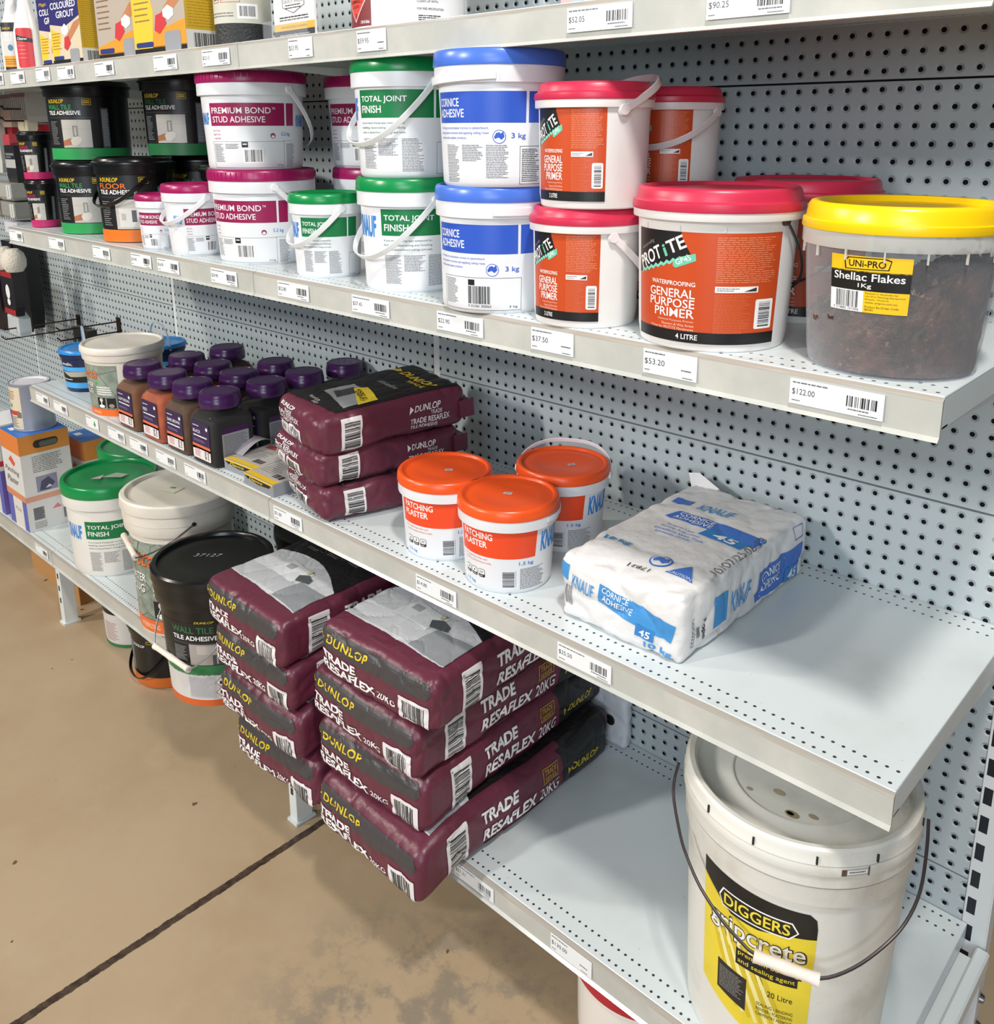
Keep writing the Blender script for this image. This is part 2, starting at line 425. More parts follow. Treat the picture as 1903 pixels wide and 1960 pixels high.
shelf(0, S1, 1.2, 'top-row steel shelf holding the paint tin, nearest the camera')
shelf(-1.2, S2, 1.2, 'second-row steel shelf under the black and magenta tubs')
shelf(0, S2, 1.2, 'second-row steel shelf under the red and yellow lidded tubs')
shelf(-1.2, S3, 1.2, 'third-row steel shelf under the purple capped jars')
shelf(0, S3, 1.2, 'third-row steel shelf under the white paper sack')
shelf(-3.6, S4, 1.2, 'far left bottom steel shelf at the frame edge')
shelf(-2.4, S4, 1.2, 'bottom steel shelf under the cardboard boxes and paint tin')
shelf(-1.2, S4, 1.2, 'bottom steel shelf under the large round pails')
shelf(0, S4, 1.2, 'bottom steel shelf under the maroon sacks and big white pail')
# ------------------------------------------------------------------ price tags
def price_tag(x, z, w, h, price, label, seed, long=True, green=False):
    m = Decal(); W, H = w*1000, h*1000
    t = MB(); t.box(0, w, -.0008, 0, 0, h)
    root = t.build('price_tag', PAPER, smooth=False, loc=(x, -.4553, z))
    tag(root, label, 'price tag', 'price tags in the shelf strips')
    m.lines(W*.03, H*.8, W*.5, H*.13, 1, GREYINK, seed=seed)
    if price: m.text(price, W*.03, H*.36, W*(.25 if W > 80 else .38), H*.27, K('3a3f46'), bold=-.005)
    if green: m.poly([(W*.6, H*.35), (W*.7, H*.8), (W*.8, H*.35)], K('3f9a5a')); m.rect(W*.68, H*.2, W*.05, H*.2, K('3f9a5a'))
    elif long: m.bars(W*.62, H*.32, W*.32, H*.42, INK, seed=seed, n=16); m.lines(W*.64, H*.16, W*.28, H*.12, 1, GREYINK, seed=seed)
    else: m.lines(W*.72, H*.3, W*.24, H*.14, 1, GREYINK, seed=seed)
    m.lines(W*.03, H*.1, W*.12, H*.1, 1, GREYINK, seed=seed+1); m.lines(W*.75, H*.03, W*.2, H*.1, 1, GREYINK, seed=seed+2)
    m.build('print', root, planemap((0, -.0008, 0), (1, 0, 0), (0, 0, 1)), step=None, base=.15, inc=.08)
on = lambda s, w: f'white price tag {w}'
TG = [(S1, .730, .094, '$52.05', 'reading $52.05 on the top strip, above the blue lidded tubs'), (S1, .919, .094, '$90.25', 'cut by the top frame edge, rightmost on the top strip'),
      (S1, .330, .066, '$59.95', 'reading $59.95 under the white solvent tin'), (S1, .154, .064, '$53.95', 'reading $53.95 under the leaflet stand'),
      (S1, -.117, .092, '$23.15', 'just left of the strip joint under the tape roll'), (S1, -.300, .090, '', 'under the wide yellow sided grout box'),
      (S1, -.561, .088, '', 'under the gap right of the narrow grout boxes'), (S1, -.756, .088, '', 'under the front colour grout box'),
      (S1, -.880, .080, '', 'under the white and red spray bottle'), (S1, -1.04, .088, '', 'second from the left end of the top strip'),
      (S1, -1.17, .080, '', 'first at the left edge of the top strip'),
      (S2, -1.19, .092, '', 'at the left end of the second shelf strip'), (S2, -.925, .092, '', 'under the green banded black tub on the second shelf'),
      (S2, -.673, .088, '', 'under the orange banded black tub'), (S2, -.480, .090, '$14.95', 'under the smallest magenta lidded tub'),
      (S2, -.362, .090, '$16.90', 'under the medium magenta lidded tub'), (S2, -.146, .092, '$24.90', 'left of the second strip joint, reading $24.90'),
      (S2, .081, .092, '$22.80', 'under the small green lidded tub'), (S2, .292, .092, '$37.45', 'reading $37.45 under the scuffed green lidded tub'),
      (S2, .493, .094, '$22.90', 'reading $22.90 under the blue lidded tubs'), (S2, .677, .072, '$37.50', 'reading $37.50 under the two litre primer tubs'),
      (S2, .857, .074, '$53.20', 'reading $53.20 under the four litre primer tub'), (S2, 1.045, .100, '$122.00', 'reading $122.00 under the clear flake tub'),
      (S3, -1.15, .085, '', 'leftmost on the third strip below the blue pail'), (S3, -1.03, .088, '', 'second from left on the third strip'),
      (S3, -.825, .070, '', 'with a green tree mark under the cream pail'), (S3, -.70, .088, '', 'below the gap left of the brown jar'),
      (S3, -.585, .088, '', 'under the red powder jar'), (S3, -.455, .088, '', 'under the dark brown powder jar'),
      (S3, -.325, .088, '', 'under the black powder jar'), (S3, .020, .092, '$21.80', 'under the bottom small maroon sack'),
      (S3, .431, .094, '$14.80', 'reading $14.80 under the orange lidded tubs'), (S3, .731, .094, '$25.50', 'reading $25.50 under the white paper sack'),
      (S4, -1.32, .094, '', 'on the bottom strip below the cardboard boxes'), (S4, .512, .092, '$31.31', 'on the bottom strip beside the lowest maroon sack'),
      (S4, .727, .080, '$130.00', 'reading $130.00 on the bottom strip')]
for i, (z, x, wd, pr, wh) in enumerate(TG):
    price_tag(x, z-.0355, wd, .0275 if wd > .08 else .030, pr, 'white price tag '+wh, 11+3*i, long=pr not in ('$53.95', '$59.95', '$37.50', '$53.20', '$130.00'), green='tree' in wh)
# ------------------------------------------------------------------ tubs and pails
def rim_lid(mb, r, z0, z1, rim=.005, rec=.004, steps=0, mi=0, slope=.0):
    """snap-on lid: skirt from z0 to z1, raised rim and recessed top"""
    p = [(r-.004, z0+.0005), (r, z0), (r+.0006, z0+.002)]
    if steps:
        zz = z0+(z1-z0)*.42; p += [(r, zz-.001), (r-.0035, zz+.001), (r-.0045, zz+.004)]
        p += [(r-.0055, z1-.004), (r-.0075, z1-.001)]; rr = r-.009
    else:
        p += [(r-.0005-slope*.3, z1-.004), (r-.0022-slope, z1-.0012)]; rr = r-.0035-slope
    p += [(rr, z1), (rr-rim, z1), (rr-rim-.0015, z1-.0015), (rr-rim-.003, z1-rec), (rr-rim-.012, z1-rec-.0005), (rr*.62, z1-rec+.0004), (rr*.6, z1-rec-.0002), (.0005, z1-rec)]
    mb.lathe(p, 96, mi=mi)
def strap(root, R, z, hinge, tilt, m, hw=.005, ht=.0012, reach=1.0, name='handle', wire=None, grip=None, bulge=0, lugs=True, parent=None):
    a = Vector((math.cos(math.radians(hinge)), math.sin(math.radians(hinge)), 0))
    bdir = Vector((math.cos(math.radians(hinge-90)), math.sin(math.radians(hinge-90)), 0))
    if tilt < -30: reach = max(reach, 1.0/math.cos(math.radians(tilt)))
    t = math.radians(tilt); d = bdir*math.cos(t)+Vector((0, 0, math.sin(t))); nrm = a.cross(d)
    pts = []
    for i in range(41):
        th = PI*i/40; c = math.cos(th); s = math.sin(th)
        pts.append(a*R*(math.copysign(abs(c)**.8, c)) + d*R*reach*s**.9 + Vector((0, 0, z)))
    if grip: pts = pts[:14]+[pts[14].lerp(pts[26], i/12) for i in range(13)]+pts[27:]
    o = MB()
    if wire: o.tube(pts, wire, 8, up=tuple(nrm))
    else: o.tube(pts, 1, 8, up=tuple(nrm), flat=(hw, ht))
    if lugs:
        for s in (1, -1):
            c = a*R*s+Vector((0, 0, z)); o.tube([c-a*s*.004, c+a*s*.0015], [.008, .0065] if not wire else [.006, .005], 12, up=(0, 0, 1))
    h = o.build(name, m, root)
    if grip:
        o = MB(); g = [pts[14].lerp(pts[26], i/10) for i in range(11)]; n = len(g)
        rr = [grip*(1.0 if i in (0, n-1, n//2) else .86) for i in range(n)]
        o.tube(g, rr, 12, up=tuple(nrm)); o.build('grip', K('efe4d8', .4), h)
    return h
def KN_profile(rb, rt, H):
    zc0, zc1 = H*.757, H*.882
    rn = rb+(rt*.93-rb)*.92
    R = lambda v: rb+.002+(rn-rb-.002)*min(max(v/zc0, 0), 1)
    body = [(.0005, .003), (rb-.006, .003), (rb-.004, 0), (rb-.0015, 0), (rb, .0015), (R(.006), .006)]
    body += [(R(zc0*k/8), zc0*k/8) for k in range(1, 9)]
    body += [(rn, zc0+.0002), (rt*.985, zc0+.0004), (rt*.987, zc0+.0015), (rt*.987, zc1), (rt*.95, zc1+.0003)]
    return R, body, zc0, zc1
def tub(name, loc, rb, rt, H, bodym, lidm, label, cat='tub', group=None, style='KN', lidsteps=0, rz=0):
    t = thing(name, loc, label, cat, group, rz)
    if style == 'KN':
        R, body, z0, z1 = KN_profile(rb, rt, H); lz = z1
    elif style == 'PR':
        z0, z1 = H*.80, H*.862; rn = rb+(rt*.93-rb)*.95
        R = lambda v: rb+.002+(rn-rb-.002)*min(max(v/z0, 0), 1)
        body = [(.0005, .003), (rb-.006, .003), (rb-.004, 0), (rb-.0015, 0), (rb, .0015)] + [(R(z0*k/8), z0*k/8) for k in range(1, 9)]
        body += [(rn+.001, z1-.010), (rt*.985, z1-.0095), (rt*.99, z1-.008), (rt*.99, z1), (rt*.9, z1+.0003)]; lz = z1
        z0 = z1-.01
    elif style == 'DU':
        z0, z1 = H*.80, H*.91; rn = rb+(rt*.92-rb)*.95
        R = lambda v: rb+.001+(rn-rb-.001)*min(max(v/z0, 0), 1)
        body = [(.0005, .003), (rb-.006, .003), (rb-.004, 0), (rb-.0015, 0), (rb, .0015)] + [(R(z0*k/8), z0*k/8) for k in range(1, 9)]
        body += [(rt*.955, z0+.001), (rt*.96, z0+.003), (rt*.97, z1), (rt*.9, z1+.0003)]; lz = z1
    else:  # big pail with stepped collar
        z0, z1 = H*.765, H*.92; rn = rb+(rt*.90-rb)*.95
        R = lambda v: rb+.001+(rn-rb-.001)*min(max(v/z0, 0), 1)
        body = [(.0005, .003), (rb-.008, .003), (rb-.006, 0), (rb-.002, 0), (rb, .002)] + [(R(z0*k/8), z0*k/8) for k in range(1, 9)]
        body += [(rt*.955, z0+.001), (rt*.963, z0+.003), (rt*.965, z0+(z1-z0)*.5), (rt*.975, z0+(z1-z0)*.52), (rt*.978, z1), (rt*.9, z1+.0003)]; lz = z1
    o = MB(); o.lathe(body, 96); o.build('body', bodym, t)
    o = MB(); rim_lid(o, rt, lz, H, steps=lidsteps, rim=.004 if rt < .11 else .008, rec=.004 if rt < .11 else .008, slope=.0 if style != 'BIG' else .002); o.build('lid', lidm, t)
    return t, R
WB = K('e6e8ec', .32); WB2 = K('e6e3e1', .32, var=.06)
MAG = K('a2185c', .3); GRN = K('078a47', .28); BLU = K('4a74d6', .3); RED = K('c82c4c', .35); ORA = K('f2571c', .32)
magp = K('94124f'); grnp = K('057540'); blup = K('2c56c0'); bluk = K('2f86d8'); orp = K('ee4a20'); navy = K('2f4fa8')
def knauf(d, x, y, h, l=1, w=None, m=None):
    d.text('KNAUF', x, y, w or h*1.9, h, m or bluk, l, bold=.07, shear=.12)
def label_pb(az, w, kx=1, left=True):
    d = Decal()
    d.rect(0, 80, w, 41, magp)
    d.text('PREMIUM BOND', 5, 102, w*.78, 11, PW, 1, .008); d.text('TM', w*.83, 109, 6, 4, PW)
    d.text('STUD ADHESIVE', 6, 86, w*.70, 11, PW, 1, .010)
    d.rect(w+4, 80, 18, 41, magp)
    knauf(d, w+30, 78, 22, w=34); knauf(d, -40, 82, 22, w=34)
    for i, s_ in enumerate(('Easy To Use', 'Rapid Tack', 'Tough Bond')): d.text(s_, 4, 69-i*7, 18, 4.2, K('b2406e'), 1)
    d.text('5.2 kg', w-8, 60, 20, 8.5, bluk, 1, .02)
    d.frame(0, 4, w-2, 48, .5, GREYINK); d.rect(w-4, 52, 22, .5, GREYINK)
    d.lines(3, 14, 24, 34, 15, GREYINK, seed=3); d.lines(31, 38, 28, 10, 4, GREYINK, seed=4)
    d.rect(64, 41, 12, 10, INK); d.rect(66, 46, 8, 2, PW, 1)
    d.bars(66, 12, 38, 27, INK, PW, seed=9, n=22); d.text('5.2 kg', w-18, 6, 12, 4, INK, 1)
    d.lines(w+3, 4, 22, 44, 20, GREYINK, seed=6)
    d.ell(w-25, 62, 5, 5, K('9c4068')); d.ell(w-25, 60.5, 3, 2.4, PW, 1)
    return d
def label_tj(w, col_=grnp, small=False):
    d = Decal()
    d.rect(0, 90, w, 41, col_); d.rect(w+4, 90, 30, 41, col_)
    d.text('TOTAL JOINT', 5, 111, w*.63, 11, PW, 1, .025); d.text('FINISH', 5, 97, w*.31, 11, PW, 1, .025)
    knauf(d, -62, 86, 34, w=52)
    for i, s_ in enumerate(('A pre-mixed drying-type compound for', 'bedding, basecoating and finishing', 'joints in plasterboard ceilings and walls')):
        d.text(s_, 3, 80-i*7, w*.62, 4.2, K('2c6a4c'), 1)
    d.lines(4, 14, 28, 46, 22, GREYINK, seed=13); d.lines(36, 34, 34, 26, 12, GREYINK, seed=14); d.lines(75, 10, 34, 50, 22, GREYINK, seed=15)
    d.frame(w+6, 6, 26, 48, .5, INK)
    return d
def label_co(w):
    d = Decal()
    d.rect(0, 84, w, 40, blup); d.rect(w+4, 84, 30, 40, blup)
    d.text('CORNICE', 5, 105, 44, 11, PW, 1, .02); d.text('ADHESIVE', 5, 91, 52, 11, PW, 1, .02)
    for i, (s_, ww) in enumerate((('For fixing core and plaster cornice to plasterboard,', 88), ('setting joints in cornice and applying ceiling roses', 88), ('and decorative plaster products.', 56))):
        d.text(s_, 4, 75-i*6.4, ww, 4.2, blup, 1)
    d.ell(w-36, 66, 9, 9, blup); d.ell(w-36, 66, 8, 8, PW, 1); d.poly([(w-43, 66), (w-40, 71), (w-36, 72), (w-34, 70), (w-31, 73), (w-29, 66), (w-33, 62), (w-37, 65), (w-42, 63)], blup, 2)
    d.text('3 kg', w-20, 62, 20, 9, blup, 1, .02)
    d.lines(20, 6, 26, 50, 24, GREYINK, seed=23); d.lines(52, 34, 32, 22, 10, GREYINK, seed=24); d.lines(88, 12, 30, 44, 20, GREYINK, seed=25)
    d.frame(w-8, 4, 34, 50, .6, INK); d.lines(w-5, 7, 28, 44, 18, INK, seed=26)
    return d
def label_co_bar(w):
    d = Decal()
    d.rect(0, 84, w, 40, blup); d.rect(w+4, 84, 30, 40, blup)
    d.text('CORNICE', 5, 105, 44, 11, PW, 1, .02); d.text('ADHESIVE', 5, 91, 52, 11, PW, 1, .02)
    for i, (s_, ww) in enumerate((('For fixing core and plaster cornice to plasterboard,', 84), ('setting joints in cornice and applying ceiling roses', 84), ('and decorative plaster products.', 50))):
        d.text(s_, 4, 75-i*6.4, ww, 4.2, blup, 1)
    d.ell(w-36, 62, 9, 9, blup); d.ell(w-36, 62, 8, 8, PW, 1); d.poly([(w-43, 62), (w-40, 67), (w-36, 68), (w-34, 66), (w-31, 69), (w-29, 62), (w-33, 58), (w-37, 61), (w-42, 59)], blup, 2)
    d.text('3 kg', w-18, 58, 20, 9, blup, 1, .02)
    d.frame(14, 5, w-8, 46, .5, INK); d.lines(18, 12, 26, 36, 17, GREYINK, seed=33)
    d.rect(62, 40, 10, 8, INK); d.bars(62, 14, 34, 25, INK, seed=34, n=20); d.text('9 351061 000063', 62, 9, 34, 3.6, INK); d.text('3 kg', w-12, 8, 12, 4, INK, 1)
    return d
TUBG = 'plaster and adhesive tubs on the second shelf'
def place(name, x, y, z, rb, rt, H, lidm, art, az, label, group, bodym=WB, style='KN', steps=0, mapscale=None):
    t, R = tub(name, (x, y, z), rb, rt, H, bodym, lidm, label, group=group, style=style, lidsteps=steps)
    if art: art.build('label', t, cylmap(R, az), step=4, base=.25, inc=.1)
    return t, R
# magenta lidded stud adhesive
H = .178
def ribs(t, rt, H, m):
    o = MB()
    for i in range(60):
        a = 2*PI*i/60; M = Matrix.Rotation(a, 4, 'Z'); o.box(rt-.0012, rt+.0008, -.0006, .0006, H*.90, H*.975, M=M)
    o.build('lid_ribs', m, t, smooth=False)
t, _ = place('adhesive_tub', -.126, -.341, S2, .087, .1035, H, MAG, label_pb(0, 148), -111, 'large white tub with magenta lid, lower of the front stack, second shelf', 'magenta lidded tubs')
strap(t, .104, H*.82, 160, -44, K('f4f4f6', .35)); ribs(t, .1035, H, MAG)
t, _ = place('adhesive_tub', -.136, -.345, S2+H, .087, .1035, H, MAG, label_pb(0, 148), -88, 'large white tub with magenta lid, upper of the front stack, second shelf', 'magenta lidded tubs')
strap(t, .104, H*.82, 188, -46, K('f4f4f6', .35)); ribs(t, .1035, H, MAG)
t, _ = place('adhesive_tub', .0, -.135, S2, .087, .1035, H, MAG, label_pb(0, 148), -120, 'large white tub with magenta lid at the back, only its rim visible', 'magenta lidded tubs')
strap(t, .104, H*.82, -30, -44, K('f4f4f6', .35))
t, _ = place('adhesive_tub', -.01, -.14, S2+H, .087, .1035, H-.006, MAG, label_pb(0, 148), -112, 'shaded white tub with magenta lid at the back, atop another', 'magenta lidded tubs')
d = Decal(kx=.62, ky=.74); D0 = label_pb(0, 148)
def scaled(dd, kx, ky, dx=0, dy=0):
    n = Decal(); n.p = [([(a*kx+dx, b*ky+dy) for a, b in p], m, l) for p, m, l in dd.p]; return n
t, _ = place('adhesive_tub', -.302, -.392, S2, .050, .066, .145, MAG, scaled(D0, .62, .80), -52, 'medium white tub with magenta lid and swung handle', 'magenta lidded tubs')
knd = Decal(); knauf(knd, 0, 66, 26, w=32)
strap(t, .067, .119, -8, -38, K('f4f4f6', .35), reach=1.02)
t, _ = place('adhesive_tub', -.445, -.39, S2, .046, .057, .118, MAG, scaled(D0, .46, .66), -100, 'smallest white tub with magenta lid, second shelf', 'magenta lidded tubs')
# green lidded joint finish
t, R = place('joint_compound_tub', .332, -.36, S2, .073, .087, H, GRN, label_tj(126), -77, 'large white tub with scuffed collar and green lid, lower of its stack', 'green lidded tubs')
strap(t, .088, .145, -14, -46, K('f1f3f3', .3), reach=1.05)
t, R = place('joint_compound_tub', .330, -.362, S2+H, .073, .087, H, GRN, label_tj(126), -103, 'large white tub with green lid, upper of its stack', 'green lidded tubs')
strap(t, .088, .145, -10, -47, K('f1f3f3', .3), reach=1.08)
t, R = place('joint_compound_tub', .128, -.377, S2, .054, .066, .145, GRN, scaled(label_tj(126), .66, .80), -84, 'small white tub with green lid beside the magenta stack', 'green lidded tubs')
strap(t, .067, .12, -14, -44, K('f1f3f3', .3), reach=1.05)
# blue lidded cornice adhesive
t, R = place('cornice_adhesive_tub', .550, -.388, S2, .077, .0885, .175, BLU, label_co_bar(134), -121, 'white tub with blue lid and barcode panel, lower of the blue stack', 'blue lidded tubs')
o = MB(); o.tube([(.089*math.cos(math.radians(a)), .089*math.sin(math.radians(a)), .142+.0*a) for a in range(-50, 61, 5)], 1, 8, up=(0, 0, 1), flat=(.006, .0012)); o.build('handle', WB, t)
t, R = place('cornice_adhesive_tub', .562, -.394, S2+.175, .077, .0915, .178, BLU, label_co(142), -122, 'white tub with blue lid, upper of the blue stack', 'blue lidded tubs')
o = MB(); o.tube([(.0925*math.cos(math.radians(a)), .0925*math.sin(math.radians(a)), .143+.004*(a+60)/60) for a in range(-200, -45, 5)], 1, 8, up=(0, 0, 1), flat=(.0055, .0012)); o.build('handle', WB, t)
# red lidded waterproofing primer
oro = K('c4491c', .38); teal = K('7fd0b8'); tealk = K('6cc3a4')
def label_pr(w, h, vol, sx=1):
    d = Decal(); X = lambda a: a*w; Y = lambda b: 10+(1-b)*h
    d.rect(0, 10, w, h, oro)
    d.rect(0, Y(1), w, h*.105, K('151517'), 1); d.text(vol, X(.36 if vol[0] == '4' else .26), Y(1)+h*.03, w*.14, h*.048, PW, 2, .02)
    d.poly([(0, Y(0)), (X(.38), Y(.0)), (X(.385), Y(.05)), (X(.44), Y(.19)), (X(.44), Y(.22)), (X(.05), Y(.41)), (0, Y(.42))], K('151517'), 1)
    n = 9
    for i in range(n):
        a, b = i/n, (i+1)/n; xa, xb = .04+.4*a, .04+.4*b; ya, yb = .42-.19*a, .42-.19*b
        d.poly([(X(xa), Y(ya-.02)), (X((xa+xb)/2), Y((ya+yb)/2-.045)), (X(xb), Y(yb-.02)), (X(xb), Y(yb+.005)), (X((xa+xb)/2), Y((ya+yb)/2-.012)), (X(xa), Y(ya+.01))], teal, 2)
    d.poly([(X(.33), Y(.27)), (X(.36), Y(.23)), (X(.47), Y(.185)), (X(.475), Y(.25)), (X(.35), Y(.325)), (X(.33), Y(.31))], tealk, 3)
    d.text('GP45', X(.355), Y(.30), w*.10, h*.05, PW, 4, .01, rot=22 if sx == 1 else 30)
    rr = 25 if sx == 1 else 33
    d.text('PROT', X(.05), Y(.385), w*.225, h*.125, PW, 3, .035, rot=rr)
    d.text('i', X(.275), Y(.385)+.220*w*math.tan(math.radians(rr))*.98, w*.022, h*.11, tealk, 3, .035, rot=rr)
    d.text('TE', X(.305), Y(.385)+.25*w*math.tan(math.radians(rr)), w*.125, h*.12, PW, 3, .035, rot=rr)
    d.text('waterproofing', X(.05), Y(.215), w*.15, h*.045, K('8c8f93'), 3, -.005, .2, rot=rr)
    def rt(s_, y, ww, hh, b=.02, m=PW): d.text(s_, X(.475)-ww*w, Y(y), ww*w, hh*h, m, 2, b)
    rt('WATERPROOFING', .485, .31, .04); rt('GENERAL', .595, .325, .080, .015); rt('PURPOSE', .685, .325, .080, .015); rt('PRIMER', .775, .28, .080, .012)
    rt('General Purpose Primer', .82, .25, .024, 0, K('f0c9b8')); rt('Showers & Wet Areas', .855, .22, .024, 0, K('f0c9b8')); rt('Primer for PROTiTE Membranes', .89, .31, .024, 0, K('f0c9b8'))
    d.lines(X(.59), Y(.44), w*.38, h*.41, 22, K('e08a66'), seed=41, fill=.35); d.lines(X(.59), Y(.90), w*.22, h*.36, 24, K('d8714a'), seed=42, fill=.3)
    d.rect(X(.59), Y(.525), w*.26, h*.055, PW, 1); d.poly([(X(.76), Y(.515)), (X(.84), Y(.515)), (X(.84), Y(.478))], K('333333'), 2); d.lines(X(.60), Y(.515), w*.14, h*.035, 2, GREYINK, 2, seed=3)
    d.rrect(X(.84), Y(.86), w*.13, h*.27, 2, PW, 1); d.bars(X(.865), Y(.84), w*.085, h*.23, INK, seed=44, l=2, horiz=True, n=22)
    return d
def wire(t, R, z, hinge, tilt, m=None, reach=1.0, rad=.0016, grip=None): return strap(t, R, z, hinge, tilt, m or K('4a4346', .35, metal=.6), wire=rad, reach=reach, grip=grip)
t, R = place('primer_tub', .897, -.369, S2, .0863, .1012, .1856, RED, label_pr(192, 128, '4 LITRE'), -131, 'four litre white tub with red lid and orange label, front', 'red lidded primer tubs', WB2, 'PR', 1)
wire(t, .097, .150, 172, -46)
d = Decal(); [d.rect(x, 139+0*x, 1.6, 6, K('dadada')) for x in (20, 70, 120, 170)]; d.build('collar_ribs', t, cylmap(R, -131), step=None, base=.9)
t, R = place('primer_tub', .903, -.145, S2, .0863, .1012, .1856, RED, label_pr(192, 128, '4 LITRE'), -125, 'four litre white tub with red lid, behind the clear flake tub', 'red lidded primer tubs', WB2, 'PR', 1)
wire(t, .097, .150, -5, -46)
strap2 = K('e7dedd', .35)
t, R = place('primer_tub', .7136, -.3868, S2, .0666, .0768, .1535, RED, label_pr(106, 114, '2 LITRE', 2), -125, 'two litre white tub with red lid, lower of the front stack', 'red lidded primer tubs', WB2, 'PR', 1)
strap(t, .075, .118, 155, -40, strap2, reach=1.05)
t, R = place('primer_tub', .724, -.390, S2+.1535, .0666, .0768, .1535, RED, label_pr(106, 114, '2 LITRE', 2), -127, 'two litre white tub with red lid and raised handle, upper of the front stack', 'red lidded primer tubs', WB2, 'PR', 1)
strap(t, .076, .120, -24, 152, strap2, reach=1.15)
t, R = place('primer_tub', .705, -.190, S2, .0666, .0768, .1535, RED, label_pr(106, 114, '2 LITRE', 2), -115, 'two litre white tub with red lid at the back, lower and mostly hidden', 'red lidded primer tubs', WB2, 'PR', 1)
t, R = place('primer_tub', .712, -.195, S2+.1535, .0666, .0768, .1535, RED, label_pr(106, 114, '2 LITRE', 2), -118, 'two litre white tub with red lid at the back, drooping handle, upper', 'red lidded primer tubs', WB2, 'PR', 1)
strap(t, .077, .120, 2, -32, strap2, reach=1.1)
# ------------------------------------------------------------------ clear tub of shellac flakes
cx, cy = 1.108, -.35; rb, rt, H = .0856, .1021, .1767
t = thing('clear_tub', (cx, cy, S2), 'clear plastic tub with yellow lid and black and yellow label', 'tub')
CLR = clear('clear_plastic', 'dfe3ea', .10, .12, .55); CLR2 = clear('frosted_plastic', 'e6e4dc', .5, .25, .4)
Rs = lambda v: rb+.001+(.0975-rb)*min(max(v/.148, 0), 1)
o = MB(); o.lathe([(rb-.003, .001), (rb, .003)]+[(Rs(.148*k/8), .148*k/8) for k in range(1, 9)], 96); o.lathe([(.001, .0025), (rb-.003, .0015), (rb-.001, 0), (rb+.0005, .002)], 96); o.build('body', CLR, t)
o = MB(); o.lathe([(.0975, .132), (.1005, .1325), (.1010, .134), (.1010, .150)], 96)
for k in range(16):
    M = Matrix.Rotation(2*PI*k/16+.2, 4, 'Z'); o.box(.0985, .1008, -.0008, .0008, .122, .1325, M=M)
o.build('collar', CLR2, t)
o = MB(); r = rt
o.lathe([(r-.003, .1495), (r, .149), (r+.0006, .1505), (r, .158), (r-.003, .159), (r-.005, .172), (r-.0075, .1757), (r-.010, .1767), (r-.014, .1762), (r-.018, .170), (r-.024, .169), (r*.62, .1695), (r*.6, .1690), (.0005, .1692)], 96)
o.build('lid', K('f6c80a', .3), t)
d = Decal(); W = 78; yel = K('f2c21a'); blk = K('141414')
d.rect(0, 70, W, 57, PW); d.rect(0, 111, W, 16, yel, 1); d.rect(0, 92, W, 20, blk, 1); d.rect(36, 70, W-36, 22, yel, 1)
d.poly([(16, 113), (58, 114), (60, 124), (54, 126), (19, 125.5), (15, 122)], blk, 2); d.poly([(17.5, 114), (57, 115), (59, 123), (53, 125), (20, 124.5), (16.5, 121.5)], yel, 3)
d.text('UNi-PRO', 20, 116, 35, 7, blk, 4, .035); d.text('Shellac Flakes', 4, 102, 69, 8, PW, 2, .02); d.text('1Kg', 30, 94, 13, 5.5, PW, 2, .015)
d.bars(7, 74, 24, 17, INK, seed=51, l=2, n=20); d.text('9 314885 101006', 4, 71, 28, 2.6, INK, 2)
for i, s_ in enumerate(('Packed in Australia by', 'Uni-Pro Painting Equipment', 'Kilsyth, Victoria')): d.text(s_, 38, 88.6-i*3, (30, 37, 22)[i], 2.2, blk, 2)
d.text('www.unipro.com.au', 38, 79, 30, 2.6, blk, 2); d.text('Product Re-Order Code:', 38, 75, 32, 2.3, blk, 2); d.text('SH101', 38, 72, 8, 2.3, blk, 2, .03)
d.build('label', t, cylmap(Rs, -112), step=3, base=.35, inc=.1)
def make_flake():
    m, nt, b = nodes_mat('shellac_flake'); v, x, y, z = objxyz(nt)
    n1 = noise_n(nt, v, 38, 6, .7); n2 = noise_n(nt, v, 130, 4)
    c = mix(nt, smooth01(nt, n1, .38, .66), lin('2c1d18'), lin('5e4032')); c = mix(nt, smooth01(nt, n2, .62, .78), c, lin('8f6a4e'))
    nt.links.new(c, b.inputs['Base Color']); b.inputs['Roughness'].default_value = .28; bumpn(nt, n1, b, .8, .006); return m
FL = make_flake(); o = MB(); R0 = random.Random(5)
n = 80; prof = [(k/10) for k in range(11)]
rr = lambda v: Rs(v)-.0035
def top(a, q):   # uneven heap, high toward the right and back
    base = .086+.034*math.cos(a-.33)*q; return base+.012*mn.noise(Vector((math.cos(a)*q*3, math.sin(a)*q*3, 2)))
vs = []; fs = []
for j in range(11):
    for i in range(n):
        a = 2*PI*i/n; zt = top(a, 1); z = .004+(zt-.004)*j/10; k = .0016*mn.noise(Vector((math.cos(a)*9, math.sin(a)*9, z*120)))
        vs.append(((rr(z)+k)*math.cos(a), (rr(z)+k)*math.sin(a), z))
for j in range(1, 9):
    for i in range(n):
        a = 2*PI*i/n; q = 1-j/8.01; z = top(a, q)+.004*mn.noise(Vector((math.cos(a)*q*12, math.sin(a)*q*12, 7))); vs.append((rr(z)*q*math.cos(a), rr(z)*q*math.sin(a), z))
for j in range(18): fs += [[j*n+i, j*n+(i+1) % n, (j+1)*n+(i+1) % n, (j+1)*n+i] for i in range(n)]
o.add(vs, fs)
